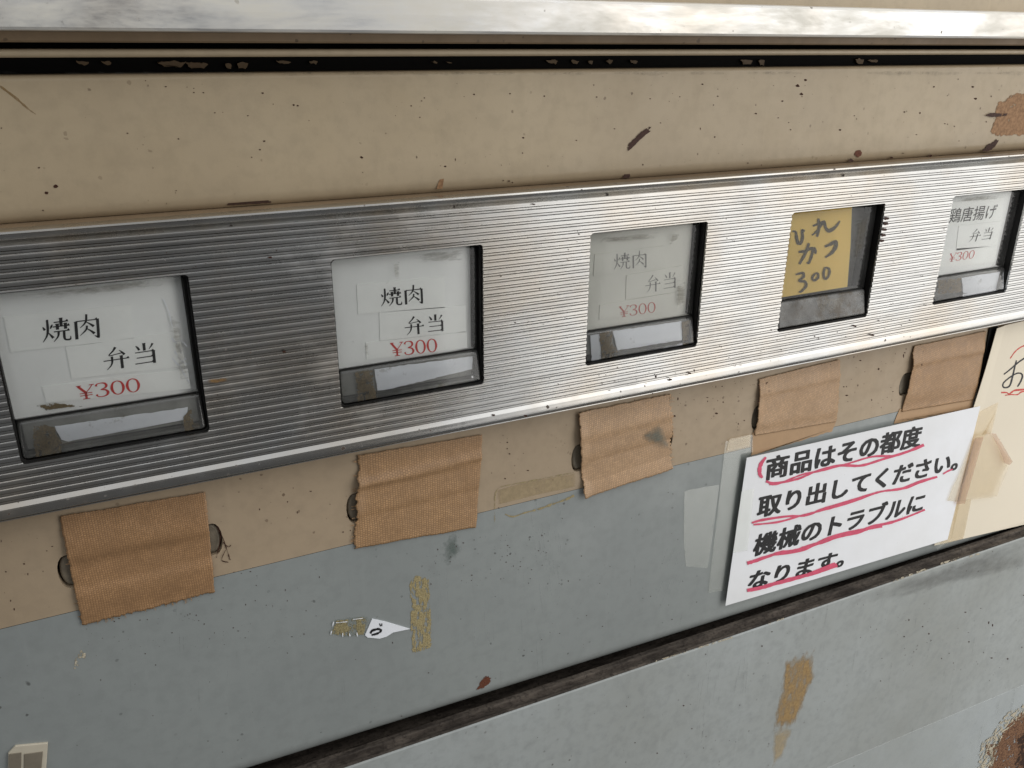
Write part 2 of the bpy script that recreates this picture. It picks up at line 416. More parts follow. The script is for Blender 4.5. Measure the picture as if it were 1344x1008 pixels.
def cloth_tape(name, col, thr=1.0):
    t = NT(name)
    g = t.n('ShaderNodeNewGeometry'); sp_ = t.n('ShaderNodeSeparateXYZ'); cb = t.n('ShaderNodeCombineXYZ'); t.l(g.outputs['Position'], sp_.inputs[0])
    wob_ = t.math('MULTIPLY', t.math('SUBTRACT', t.noise(45, 3), .5), 2.2)
    t.l(t.math('ADD', t.math('MULTIPLY', sp_.outputs[2], 1000 * thr), wob_), cb.inputs[0]); t.l(t.math('ADD', t.math('MULTIPLY', sp_.outputs[0], 1000 * thr), wob_), cb.inputs[1])
    bk = t.n('ShaderNodeTexBrick'); t.l(cb.outputs[0], bk.inputs['Vector']); bk.inputs['Scale'].default_value = 1.0
    bk.inputs['Brick Width'].default_value = 1.25; bk.inputs['Row Height'].default_value = 1.3; bk.inputs['Mortar Size'].default_value = .24; bk.inputs['Mortar Smooth'].default_value = .8
    bk.inputs['Color1'].default_value = (1, 1, 1, 1); bk.inputs['Color2'].default_value = (.62, .62, .62, 1); bk.inputs['Mortar'].default_value = (.1, .1, .1, 1)
    weave = t.math('MULTIPLY', bk.outputs['Color'], t.ramp(t.noise(130, 4), .25, .65, .55, 1))
    n = t.noise(50, 5, .6); f = t.noise(500, 3)
    c = t.mix(weave, tuple(x * .56 for x in col[:3]) + (1,), tuple(min(1, x * 1.3) for x in col[:3]) + (1,))
    c = t.mix(t.math('MULTIPLY', t.ramp(n, .45, .72), .4), c, tuple(x * .74 for x in col[:3]) + (1,))
    c = t.mix(t.math('MULTIPLY', t.ramp(f, .55, .75), .3), c, tuple(min(1, x * 1.4) for x in col[:3]) + (1,))
    h = t.math('ADD', weave, t.math('MULTIPLY', f, .3))
    return t.bsdf(c, t.ramp(n, .3, .7, .34, .5), 0, .5, t.bump(h, .4, .00025))
M_TAPE = cloth_tape('brown_cloth_tape', srgb(172, 136, 98))
M_TAPE1 = cloth_tape('fine_brown_cloth_tape', srgb(164, 127, 90), 1.3)
M_TAPE2 = cloth_tape('pale_brown_cloth_tape', srgb(186, 152, 116), 1.15)
M_TAPERES = plain('faded_tape_backing', srgb(182, 150, 116), .6, .3, .1, 90)

# ------------------------------------------------------------------ the machine
YP = 0.014                      # depth of the painted front behind the face of the ribbed fascia (y = 0)
XL, XR = -0.35, 1.25
machine = empty('vending_machine', (0.4, YP, -0.75), 'old beige and grey lunch vending machine front with ribbed metal button strip', 'vending machine')
VM = machine
zt, zb = 1.2870 * U, -0.3283 * U            # fascia top and bottom edge
HW = 0.9703 * U; PITCHX = 1.80733 * U       # window height and spacing

# cabinet core that closes everything off behind
box('cabinet_core', XL + .01, XR - .01, .045, .40, -.72, .42, M_BLACK, VM)

# --- top: upper sheet, aluminium rail, trim, gaps
z_rb = PX(672, 45.5, -.002).z; z_rt = PX(1100, 9.5, -.002).z
prof = [(.02, z_rt + .0004), (.002, z_rt + .0004), (-.0012, z_rt - .0002), (-.002, z_rt - .0012), (-.0021, (z_rt + z_rb) / 2), (-.002, z_rb + .0012), (-.0014, z_rb + .0003), (.001, z_rb), (.02, z_rb)]
extrude_profile('top_rail', prof, XL, XR, M_RAIL, VM)
box('header_panel', XL, XR, .006, .03, z_rt + .0002, .42, M_BEIGE, VM)
za, zb1, zc, zd, ze = [PX(672, v, .010).z for v in (57.5, 64.5, 73.5, 90.0, 96.0)]
prof = [(.03, z_rb - .0001), (.004, z_rb - .0001), (.0045, za + .0006), (.0055, za), (.03, za)]
extrude_profile('rail_underlip', prof, XL, XR, M_LEDGE, VM)
prof = [(.03, zb1), (.009, zb1), (.0075, zb1 - .0004), (.007, (zb1 + zc) / 2), (.0075, zc + .0004), (.009, zc), (.03, zc)]
extrude_profile('trim_bead', prof, XL, XR, M_BEIGE, VM, True)
box('gap_backing', XL, XR, .0262, .0445, zd - .004, z_rb + .004, M_BLACK, VM)
z_ut = PX(672, 92, YP).z
z_ub = PX(672, 247, YP).z
R = .0022
prof = [(.04, z_ut)] + [(YP + R - R * math.sin(a), z_ut - R + R * math.cos(a)) for a in [i * math.pi / 2 / 6 for i in range(7)]]
prof += [(YP, z_ub + .006), (YP + .0003, z_ub + .003), (YP + .0016, z_ub + .0006), (YP + .0035, z_ub - .0002), (.04, z_ub - .0002)]
extrude_profile('upper_panel', prof, XL, XR, M_BEIGE, VM, True)
# flakes of old paint in the upper gap
for k, (u, w, v0, v1, top) in enumerate([(108, 18, 80, 86, 0), (140, 14, 80, 85, 1), (225, 40, 80, 88, 0), (258, 30, 82, 90, 1), (300, 8, 82, 90, 0), (318, 14, 82, 90, 1), (372, 20, 80, 84, 0), (412, 12, 79, 84, 1),
        (725, 16, 78, 84, 1), (755, 10, 79, 84, 0), (775, 6, 79, 84, 1), (800, 9, 78, 84, 0), (832, 10, 79, 84, 1), (980, 16, 78, 85, 0), (1000, 8, 78, 86, 1), (1128, 12, 77, 84, 0), (1146, 14, 78, 82, 1), (570, 10, 80, 83, 0), (590, 8, 81, 83, 1)]):
    patch('paint_flake', [(u - w / 2, v0 + (k % 3)), (u, v0), (u + w / 2, v0 + 1.5), (u + w * .3, v1), (u - w * .25, v1 - 1)], .0255, M_LEDGE, VM, .0006, .0008, .0003, k)

# --- ribbed fascia with five window openings
def fascia():
    y0 = .0
    prof = []                                     # (z, y) from top to bottom
    ztr = zt - .0052
    prof += [(zt, .0055), (zt, .0006), (zt - .0003, -.0006), (zt - .0010, -.0008), (zt - .0014, -.0002)]
    prof += [(zt - .0022, .0002), (zt - .0034, .0010), (zt - .0044, .0022), (ztr, .0028)]
    zbr = zb + .0074
    n = 31; p = (ztr - zbr) / n
    for i in range(n):
        z = ztr - i * p
        prof += [(z - .001 * p, .00045), (z - .08 * p, .00008), (z - .15 * p, .00002), (z - .27 * p, -.00003), (z - .40 * p, -.00003), (z - .51 * p, .00002), (z - .57 * p, .00008), (z - .62 * p, .00105),
                 (z - .69 * p, .00044), (z - .76 * p, .00042), (z - .86 * p, .00042), (z - .93 * p, .00044), (z - .965 * p, .00095)]
    prof += [(zbr, .0004)]
    for i in range(9):                             # bull nose
        a = math.pi * (.34 + .60 * i / 8)
        prof.append((zb + .0040 + .0032 * math.cos(a), .0006 - .0014 * math.sin(a)))
    prof += [(zb + .0006, .0016), (zb + .0005, .0006), (zb, .0006), (zb - .0001, .0020), (zb, YP - .0002)]
    r = .0017
    zs = set(round(z, 6) for z, _ in prof)
    # corner rows so the openings get round corners
    extra = [r * (1 - math.cos(a)) for a in [i * math.pi / 2 / 5 for i in range(6)]]
    rows = list(prof)
    for e in extra:
        for z in (0 + e, HW - e):
            for a, b in zip(prof, prof[1:]):
                if a[0] >= z > b[0]:
                    t = (a[0] - z) / (a[0] - b[0]); rows.append((z, a[1] + (b[1] - a[1]) * t)); break
    # keep profile order: top part stays, middle sorted by z
    i0 = 9; mid = sorted([q for q in rows if zbr < q[0] < ztr], key=lambda q: -q[0])
    head = prof[:i0]; tail = [q for q in prof if q[0] <= zbr]
    rows = head + mid + tail
    bm = bmesh.new(); grid = []
    def inset(z):
        d = min(z, HW - z)
        if d < -1e-7 : return None
        if d >= r: return 0.0
        return r - math.sqrt(max(0, r * r - (r - d) ** 2))
    for z, y in rows:
        ins = inset(z)
        xs = [XL]
        for k in range(-1, 7):
            x0, x1 = k * PITCHX, k * PITCHX + U
            q = r if ins is None else ins
            xs += [x0 + q, x1 - q]
        xs.append(XR)
        grid.append(([bm.verts.new((x, y, z)) for x in xs], ins is not None))
    for (a, ia), (b, ib) in zip(grid, grid[1:]):
        for i in range(len(a) - 1):
            if i % 2 == 1 and ia and ib: continue
            bm.faces.new((a[i], a[i + 1], b[i + 1], b[i]))
    # small return of the sheet round each opening
    bd = [e for e in bm.edges if e.is_boundary and min(v.co.z for v in e.verts) > -.001 and max(v.co.z for v in e.verts) < HW + .001 and XL + .01 < e.verts[0].co.x < XR - .01]
    ex = bmesh.ops.extrude_edge_only(bm, edges=bd)
    for v in [g for g in ex['geom'] if isinstance(g, bmesh.types.BMVert)]: v.co.y = .0016
    return from_bm('ribbed_fascia', bm, M_STRIP, VM)
fascia()
prof = [(YP + .0034, zt - .0006), (.0008, zt - .0002), (.0006, zt - .0010)]
extrude_profile('fascia_ledge', [(YP + .004, zt - .0004), (.0056, zt - .0003), (.0056, zt - .004)], XL, XR, M_LEDGE, VM)

# --- the five product buttons
def rounded_frame(name, x0, x1, z0, z1, y0, y1, r, mat, parent):
    """tube wall that lines a window opening"""
    bm = bmesh.new(); pts = []
    for cx, cz, a0 in ((x1 - r, z1 - r, 0), (x0 + r, z1 - r, 90), (x0 + r, z0 + r, 180), (x1 - r, z0 + r, 270)):
        for i in range(6):
            a = math.radians(a0 + 18 * i); pts.append((cx + r * math.cos(a), cz + r * math.sin(a)))
    A = [bm.verts.new((x, y0, z)) for x, z in pts]; B = [bm.verts.new((x, y1, z)) for x, z in pts]
    C = [bm.verts.new((x + (.001 if x > (x0 + x1) / 2 else -.001), y0, z + (.001 if z > (z0 + z1) / 2 else -.001))) for x, z in pts]
    D = [bm.verts.new((v.co.x, y1, v.co.z)) for v in C]
    n = len(pts)
    for i in range(n):
        j = (i + 1) % n
        bm.faces.new((A[i], A[j], B[j], B[i])); bm.faces.new((C[i], C[j], A[j], A[i])); bm.faces.new((C[i], D[i], D[j], C[j])); bm.faces.new((D[i], B[i], B[j], D[j]))
    return from_bm(name, bm, mat, parent)

zw = [Z((0, 330, 3.36)), Z((400, 290, 3.6)), Z((730, 270, 4.383)), Z((990, 240, 4.8)), Z((1160, 220, 5.478))]
Y_COVER, Y_CARD = .0042, .0060
slips = {0: [[(240, 772), (830, 688), (818, 742), (300, 838), (270, 830)]], 1: [[(330, 700), (792, 640), (792, 700), (400, 795), (345, 800)]],
         2: [[(325, 722), (722, 664), (724, 772), (355, 832)], [(195, 745), (250, 735), (258, 862), (205, 876)]],
         3: [[(390, 742), (572, 718), (545, 790), (415, 815)]], 4: [[(560, 792), (880, 742), (878, 868), (570, 905)]]}
glues = {0: [[(145, 768), (240, 764), (246, 805), (276, 842), (265, 905), (155, 915)], [(806, 730), (846, 690), (856, 768), (812, 785)]],
         1: [[(232, 707), (330, 702), (325, 760), (340, 822), (250, 848)]],
         2: [[(245, 728), (330, 715), (320, 770), (360, 848), (260, 868)], [(716, 665), (800, 648), (795, 780), (728, 784)]],
         3: [], 4: [[(385, 812), (470, 795), (560, 792), (565, 900), (460, 905), (380, 915)]]}
for k in range(5):
    x0 = k * PITCHX
    B = empty('product_button', (x0 + U / 2, YP, 0)); B.parent = VM; B.matrix_parent_inverse = Matrix.Translation(-VM.location)
    rounded_frame('gasket', x0 + .0006, x0 + U - .0006, .0006, HW - .0006, .0018, .0052, .0022, M_RUBBER, B)
    box('inner_wall', x0 + U - .0020, x0 + U - .0004, .0053, .0135, .001, HW - .001, M_RUBBER, B)
    box('backing', x0 - .001, x0 + U + .001, .0136, .020, -.001, HW + .001, M_BACK, B)
    # clear front plate with turned-back sides
    cx0, cx1, cz0, cz1 = x0 + .0008, x0 + U - .0014, .0170, HW - .0014
    bm = bmesh.new(); bmesh.ops.create_cube(bm, size=1)
    for v in bm.verts: v.co = Vector((cx0 + (v.co.x + .5) * (cx1 - cx0), Y_COVER + (v.co.y + .5) * .0062, cz0 + (v.co.z + .5) * (cz1 - cz0)))
    bmesh.ops.bevel(bm, geom=[e for e in bm.edges if all(v.co.y < Y_COVER + .001 for v in e.verts)], offset=.0010, segments=3, profile=.5, affect='EDGES')
    bmesh.ops.delete(bm, geom=[f for f in bm.faces if f.normal.y > .9 or f.calc_center_median().y > Y_COVER + .006], context='FACES')
    from_bm('clear_cover', bm, M_COVER, B, True)
    # push bar
    bmat = M_BARDK if k == 3 else M_BAR
    bm = bmesh.new(); bmesh.ops.create_cube(bm, size=1)
    for v in bm.verts:
        top = v.co.z > 0; front = v.co.y < 0
        v.co = Vector((x0 + (.0009 if v.co.x < 0 else U - .0012), (.0036 if top else .0004) if front else .0090, .0163 if top else .0016))
    bmesh.ops.bevel(bm, geom=list(bm.edges), offset=.0014, segments=3, profile=.5, affect='EDGES')
    from_bm('push_bar', bm, bmat, B, True)
    box('bar_core', x0 + .0022, x0 + U - .0030, .0072, .0132, .0026, .0158, M_CORE if k != 3 else M_GPLAST, B, .0006, 2)
    box('bar_seam', x0 + .0012, x0 + U - .0030, .0044, .0130, .01635, .0169, M_RUBBER, B)
    for j, s_ in enumerate(slips[k]):
        patch('label_slip', zw[k](s_), .0062, M_SLIP if k != 3 else M_GLUE, B, .0002, .002, .0002, k * 7 + j)
    for j, s_ in enumerate(glues[k]):
        soft('tape_remnant', zw[k](s_), .0056, S_BROWN, B, k * 5 + j, .0001, 1.12, .86)

S_SMEAR = stain('plastic_grime', srgb(96, 90, 78), srgb(120, 114, 100), 240, .45, 1.5, .6, 1.3, .6, (.5, 1, 2.2), .1)
for k, pz in [(0, [(20, 200), (200, 178), (600, 130), (760, 110), (740, 150), (300, 205)]), (0, [(745, 250), (790, 300), (830, 560), (800, 590), (770, 420)]), (1, [(410, 190), (452, 180), (448, 275), (425, 282)]), (1, [(500, 150), (760, 130), (770, 190), (520, 200)]), (1, [(280, 580), (300, 572), (300, 640), (285, 630)]),
              (2, [(210, 190), (400, 165), (610, 150), (590, 185), (380, 215), (230, 215)]), (2, [(660, 160), (720, 150), (700, 200), (640, 240)]), (2, [(690, 430), (750, 420), (740, 600), (690, 600)]), (3, [(640, 200), (740, 160), (700, 420), (610, 560)]), (4, [(500, 215), (860, 190), (850, 230), (520, 250)])]:
    soft('grime_smear', zw[k](pz), Y_COVER, S_SMEAR, VM, k, .0002, 1.15, .4)
# --- painted front below the fascia: beige band above grey sheet, slots cut through the band
zb_edge = (PX(0, 828, YP).z + PX(340, 741, YP).z + PX(980, 588, YP).z) / 3
SLOT_W, SLOT_H = .0680, .0165
slots = []
for k in range(5):
    sx0 = k * .1263 + .0022
    slots.append((sx0, sx0 + SLOT_W, -.0600 + (.0 if k else .0005)))
def stadium(x0, x1, zc, h, n=8):
    r = h * .5; pts = []
    for cx, a0 in ((x1 - r * .45, -90), (x0 + r * .45, 90)):
        for i in range(n + 1):
            a = math.radians(a0 + 180 * i / n); pts.append((cx + r * .45 * math.cos(a), zc + r * math.sin(a)))
    return pts
def holed_sheet(name, x0, x1, z0, z1, y, holes, depth, mat, parent):
    vs = [Vector(p) for p in ((x0, z0), (x1, z0), (x1, z1), (x0, z1))]; faces = [[0, 1, 2, 3]]; es = []
    for h in holes:
        b = len(vs); vs += [Vector(p) for p in h]; es += [(b + i, b + (i + 1) % len(h)) for i in range(len(h))]
    es += [(0, 1), (1, 2), (2, 3), (3, 0)]
    V, E_, Fc, *_ = geometry.delaunay_2d_cdt(vs, es, [], 0, 1e-7)
    bm = bmesh.new(); bv = [bm.verts.new((p.x, y, p.y)) for p in V]
    def inside(c, h):
        r = False; j = len(h) - 1
        for i in range(len(h)):
            if (h[i][1] > c.y) != (h[j][1] > c.y) and c.x < (h[j][0] - h[i][0]) * (c.y - h[i][1]) / (h[j][1] - h[i][1]) + h[i][0]: r = not r
            j = i
        return r
    for f in Fc:
        c = sum((V[i] for i in f), Vector((0, 0))) / len(f)
        if any(inside(c, h) for h in holes): continue
        bm.faces.new([bv[i] for i in f])
    bd = [e for e in bm.edges if e.is_boundary]
    ex = bmesh.ops.extrude_edge_only(bm, edges=bd)
    for v in [g for g in ex['geom'] if isinstance(g, bmesh.types.BMVert)]: v.co.y += depth
    return from_bm(name, bm, mat, parent)
holed_sheet('beige_band', XL, XR, zb_edge, zb + .002, YP, [stadium(a, b, c, SLOT_H) for a, b, c in slots], .006, M_BAND, VM)
for k, (a, b, c) in enumerate(slots):
    sb = prism('slot_button', [(x, YP + .0009, z) for x, z in stadium(a + .0009, b - .0008, c, SLOT_H - .0016)][::-1], .004, M_GPLAST, VM, .0012)
    prism('slot_shadow_plate', [(x, YP + .0075, z) for x, z in stadium(a - .002, b + .002, c, SLOT_H + .004)][::-1], .002, M_BLACK, VM)

# grey sheet: flat, then rolls inward at its lower edge
z_gl = PX(700, 900, YP).z
def low_z(u, v, y): return PX(u, v, y).z
def line_at(pa, pb, y):
    a, b = PX(*pa, y), PX(*pb, y); s_ = (b.z - a.z) / (b.x - a.x)
    return lambda x: a.z + (x - a.x) * s_
Lgrey = line_at((400, 982), (1344, 686), YP)
nx = 24; bm = bmesh.new(); rows = []
for i in range(nx + 1):
    x = XL + (XR - XL) * i / nx; ze_ = Lgrey(x)
    col_ = [(YP, zb_edge - .0002), (YP, ze_ + .004)]
    rr = .012
    for j in range(1, 8):
        a = math.pi / 2 * j / 7; col_.append((YP + rr - rr * math.cos(a), ze_ + .004 - rr * math.sin(a)))
    col_.append((.04, ze_ - .0042))
    rows.append([bm.verts.new((x, y, z)) for y, z in col_])
for a, b in zip(rows, rows[1:]):
    for j in range(len(a) - 1): bm.faces.new((a[j], b[j], b[j + 1], a[j + 1]))
from_bm('grey_panel', bm, M_GREY, VM, True)

# --- lower flap door: dirty top ledge in two tiers, front sheet, kick sheet
YD = .0020
Lfront = line_at((474, 1001), (1156, 769), YD)
def swept(name, fn, mat, smooth=False, nx=40):
    bm = bmesh.new(); rows = []
    for i in range(nx + 1):
        x = XL + (XR - XL) * i / nx
        rows.append([bm.verts.new((x, y, z)) for y, z in fn(x)])
    for a, b in zip(rows, rows[1:]):
        for j in range(len(a) - 1): bm.faces.new((a[j], b[j], b[j + 1], a[j + 1]))
    return from_bm(name, bm, mat, VM, smooth)
def wob(x, k, amp): return noise.noise(Vector((x * 60, k, 0))) * amp + noise.noise(Vector((x * 220, k, 3))) * amp * .5
swept('door_ledge', lambda x: [(.040, Lfront(x) - .012), (.0150, Lfront(x) - .010), (.0140, Lfront(x) - .0004), (.0122, Lfront(x) + .0016 + wob(x, 1, .0003)), (.0090, Lfront(x) + .0019 + wob(x, 2, .0004)), (.0082, Lfront(x) + .0016), (.0078, Lfront(x) - .0002),
                                (.0058, Lfront(x) - .0003 + wob(x, 3, .0003)), (YD + .0022, Lfront(x) + .0002 + wob(x, 4, .0002)), (YD + .0006, Lfront(x) - .0001)], M_GRIME, False, 160)
Lseam = line_at((1086, 1008), (1344, 899), YD)
swept('lower_door', lambda x: [(YD + .0009, Lfront(x) - .0002), (YD + .0004, Lfront(x) - .0004), (YD, Lfront(x) - .0012), (YD, Lseam(x) + .0008), (YD + .0006, Lseam(x) + .0002), (.03, Lseam(x) + .0001)], M_DOOR)
swept('kick_panel', lambda x: [(.03, Lseam(x) - .0002), (YD + .0010, Lseam(x) - .0003), (YD + .0005, Lseam(x) - .0008), (YD + .0005, -.72), (.03, -.72)], M_KICK)
# bare chipped edge of the door
zq = Z((844, 680, 2.688))
for k, s_ in enumerate([[(40, 509), (190, 462), (188, 458), (42, 503)], [(190, 462), (320, 422), (322, 416), (192, 456)], [(440, 377), (500, 355), (498, 350), (442, 372)], [(880, 228), (1010, 180), (1008, 172), (880, 220)], [(1040, 168), (1130, 142), (1128, 134), (1040, 160)], [(1150, 140), (1190, 128), (1188, 122), (1150, 134)]]):
    soft('bare_edge', zq(s_), YD, S_FLAKE, VM, k + 40, .0002, 1.0, .92, .01)

# --- marks with a shape of their own on the paint
z6, z7, z8 = Z((0, 0, 2.688)), Z((450, 0, 2.987)), Z((880, 0, 2.897))
soft('paint_chip', z7([(1113, 575), (1130, 555), (1160, 525), (1190, 500), (1207, 500), (1205, 515), (1170, 545), (1140, 575), (1120, 592)]), YP, S_CHIP, VM, 1, .0003, 1.12, .78)
soft('paint_chip', z7([(1098, 700), (1100, 682), (1112, 674), (1126, 682), (1126, 700)]), YP + .0008, S_CHIP, VM, 2, .0003, 1.12, .78)
soft('rust_edge', z6([(800, 724), (815, 710), (870, 708), (890, 698), (912, 702), (930, 692), (955, 712), (955, 716)]), YP + .001, S_EDGE, VM, 3, .0003, 1.12, .78)
soft('paint_chip', z8([(697, 585), (705, 570), (722, 570), (730, 585), (715, 602)]), YP, S_RUSTSPOT, VM, 4, .0002, 1.15, .75)
soft('paint_chip', z8([(676, 612), (684, 602), (698, 608), (694, 616)]), YP, S_CHIP, VM, 5, .0003, 1.12, .78)
soft('paint_chip', z7([(368, 742), (372, 720), (380, 702), (397, 700), (390, 740)]), YP, S_TAN, VM, 6, .0002, 1.06, .86)
soft('peeled_patch', z8([(1210, 505), (1235, 450), (1232, 420), (1245, 385), (1290, 365), (1360, 345), (1420, 350), (1430, 510), (1344, 520), (1290, 518), (1240, 522)]), YP, S_TAN, VM, 7, .0002, 1.06, .86)
soft('rust_line', z8([(1190, 440), (1220, 428), (1280, 432), (1280, 440), (1225, 446)]), YP - .0003, S_CHIP, VM, 8, .0003, 1.12, .78)
soft('rust_line', z8([(1180, 580), (1205, 550), (1240, 530), (1250, 532), (1235, 560), (1215, 575)]), YP, S_CHIP, VM, 9, .0003, 1.12, .78)
strokes_px('scratch', [[(0, 113, 2.6), (20, 128, 3.2), (36, 142, 2.2), (47, 150, .8)]], YP - .0001, M_GLUEB, VM, 6, .3)
rs = random.Random(3)
for (a, b, s_) in [(684, 312, 5), (684, 327, 6), (718, 327, 7), (927, 328, 8), (1036, 370, 9), (1050, 373, 8), (450, 470, 6), (630, 490, 7), (932, 498, 10), (917, 528, 8), (875, 408, 6), (1275, 555, 9), (137, 592, 8), (196, 658, 18), (165, 680, 14), (585, 306, 8), (758, 398, 6), (5, 452, 6), (152, 742, 6), (888, 555, 6)]:
    u, v = z6([(a, b)])[0]; r_ = s_ / 2.688 / 2
    patch('fly_speck', [(u + r_ * rs.uniform(.6, 1.2) * math.cos(t_), v + r_ * rs.uniform(.4, .9) * math.sin(t_)) for t_ in [i * math.pi / 4 for i in range(8)]], YP, M_CHIP, VM, .00012, 0)
for (a, b, s_) in [(75, 618, 10), (515, 370, 8), (655, 367, 7), (790, 377, 8), (708, 540, 9), (652, 710, 9), (665, 716, 8), (630, 708, 6), (320, 384, 6), (1205, 387, 6), (1246, 482, 6), (402, 652, 10), (705, 600, 6), (302, 460, 6), (1065, 505, 6), (995, 380, 7), (268, 415, 7)]:
    u, v = z7([(a, b)])[0]; r_ = s_ / 2.987 / 2
    patch('fly_speck', [(u + r_ * rs.uniform(.6, 1.2) * math.cos(t_), v + r_ * rs.uniform(.4, .9) * math.sin(t_)) for t_ in [i * math.pi / 4 for i in range(8)]], YP, M_CHIP, VM, .00012, 0)
for (a, b, s_) in [(484, 326, 20), (514, 304, 14), (498, 358, 14), (646, 494, 10), (180, 366, 6), (410, 448, 6), (426, 384, 8), (890, 426, 8), (840, 600, 14), (122, 320, 8), (1150, 330, 12), (1160, 375, 10), (450, 466, 5), (990, 592, 14), (1080, 480, 6), (935, 512, 6), (36, 368, 5), (700, 440, 5)]:
    u, v = z8([(a, b)])[0]; r_ = s_ / 2.897 / 2
    patch('fly_speck', [(u + r_ * rs.uniform(.6, 1.2) * math.cos(t_), v + r_ * rs.uniform(.4, .9) * math.sin(t_)) for t_ in [i * math.pi / 4 for i in range(8)]], YP, M_CHIP, VM, .00012, 0)

zl = Z((400, 720, 2.688)); zk = Z((640, 480, 3.876))
soft('glue_residue', zl([(365, 95), (400, 84), (440, 92), (446, 200), (452, 300), (455, 350), (420, 375), (372, 385), (368, 240)]), YP, S_GLUE, VM, 11, .0002, 1.04, .86, .03)
soft('rust_spot', zl([(604, 500), (625, 458), (640, 450), (658, 456), (650, 480), (628, 494)]), YP, S_RUSTSPOT, VM, 12, .0002, 1.15, .75)
soft('tape_ghost', zk([(45, 632), (200, 590), (450, 545), (452, 615), (240, 660), (50, 708)]), YP, S_GHOST, VM, 13, .00012, 1.03, .9, .02)
strokes_px('dirt_line', [[(a, b, 1.1) for a, b in zk([(38, 800), (36, 720), (48, 630), (120, 605), (200, 590), (300, 570), (440, 543)])], [(a, b, 2.2) for a, b in zk([(90, 755), (130, 768), (190, 748), (260, 730), (330, 705), (400, 680), (440, 660)])]], YP - .0002, M_GLUE, VM, 4, .6)
soft('stain', Z((420, 540, 3.876))([(620, 700), (660, 650), (690, 640), (710, 690), (690, 740), (650, 760)]), YP, S_GREEN, VM, 14, .0001, 1.5, .3)
soft('glue_residue', zq([(500, 505), (560, 480), (600, 470), (602, 560), (565, 660), (530, 740), (460, 745), (480, 640)]), YD, S_GLUEB, VM, 15, .0001, 1.08, .72)
soft('glue_residue', zq([(460, 745), (530, 740), (490, 850), (455, 882)]), YD, S_GHOST, VM, 16, .0001, 1.15, .5)
soft('paint_chip', Z((0, 780, 2.987))([(290, 290), (296, 250), (318, 218), (336, 232), (332, 265), (305, 296)]), YP, S_FLAKE, VM, 17, .00015, 1.3, .9)
zr = Z((1184, 860, 6.8125))
soft('rust_patch', zr([(1180, 400), (1110, 480), (1000, 560), (930, 640), (870, 740), (860, 790), (720, 800), (740, 860), (780, 920), (760, 1010), (740, 1080), (1250, 1200), (1300, 700)]), YD + .0005, S_RUST, VM, 18, .0003, 1.05, .86)
soft('rust_core', zr([(1160, 560), (1000, 720), (1010, 900), (960, 1050), (1250, 1150), (1280, 700)]), YD + .0005, S_BLACKRUST, VM, 19, .0005, 1.1, .6)
soft('flaking_rim', zr([(1190, 380), (1080, 440), (960, 500), (860, 600), (800, 720), (700, 790), (680, 900), (660, 1030), (800, 1030), (780, 900), (860, 800), (930, 680), (1010, 600), (1120, 520)]), YD + .0005, S_FLAKE, VM, 20, .0006, 1.05, .9)
soft('soot_smear', [(1100, 794), (1180, 763), (1270, 731), (1360, 702), (1370, 740), (1280, 762), (1190, 784)], YD, S_SOOT, VM, 21, .0001, 1.1, .35)
# dirt specks and rust on the metal face
for k, s_ in enumerate([[(915, 565), (1000, 557), (1005, 572), (960, 580), (920, 580)]]):
    soft('rust_streak', zw[0](s_), 0, S_TANSOFT, VM, k, .0002, 1.2, .5)
for k, q in enumerate([(835, 225), (832, 258), (822, 295), (816, 330), (806, 365)]):
    u, v = zw[3]([q])[0]; soft('rust_streak', [(u - 3.5, v - 1.6), (u + 2, v - 2), (u + 3, v + 1), (u - 2, v + 2)], .0, S_CHIP, VM, k, .0003, 1.2, .8)
for k, q in enumerate([(355, 338), (373, 462), (1122, 428), (700, 268), (905, 490), (880, 498), (1145, 440), (648, 545), (690, 546)]):
    patch('dirt_spot', [(q[0] + rs.uniform(1.5, 3.5) * math.cos(t_), q[1] + rs.uniform(.8, 1.6) * math.sin(t_)) for t_ in [i * math.pi / 3 for i in range(6)]], -.0006, M_CHIP, VM, .0003, 0)

def specks(name, areas, y, mat, seed, kind=None):
    rnd = random.Random(seed); bm = bmesh.new()
    for (u0, v0, u1, v1, n, smin, smax) in areas:
        for i in range(n):
            u, v = rnd.uniform(u0, u1), rnd.uniform(v0, v1) ; r_ = smin + (smax - smin) * rnd.random() ** 3
            asp = rnd.uniform(.5, 1.6); k0 = rnd.uniform(0, 6)
            vs = [bm.verts.new(PX(u + r_ * asp * rnd.uniform(.6, 1.2) * math.cos(k0 + t_), v + r_ / asp * rnd.uniform(.6, 1.2) * math.sin(k0 + t_), y - .00015)) for t_ in [j * math.pi / 3 for j in range(6)]]
            bm.faces.new(vs)
    o = from_bm(name, bm, mat, VM); o['kind'] = 'stuff'
    return o
specks('dirt_specks', [(110, 800, 450, 850, 60, .3, 1.1), (560, 700, 720, 770, 70, .3, 1.2), (690, 740, 900, 850, 30, .3, 1.0), (0, 830, 400, 1000, 36, .3, .9), (400, 820, 800, 960, 30, .3, 1.0), (640, 640, 900, 740, 26, .3, .9), (250, 740, 460, 830, 40, .3, 1.0)], YP, M_CHIP, 5)
specks('dirt_specks', [(900, 780, 1344, 900, 50, .3, 1.2), (700, 900, 1100, 1005, 30, .3, 1.0), (1150, 800, 1344, 880, 30, .3, 1.4)], YD, M_CHIP, 6)
specks('dirt_specks', [(0, 100, 1344, 190, 60, .3, .9), (900, 100, 1344, 200, 40, .3, 1.4), (500, 200, 1344, 218, 40, .3, 1.2), (0, 190, 500, 270, 16, .3, .9)], YP, M_CHIP, 8)
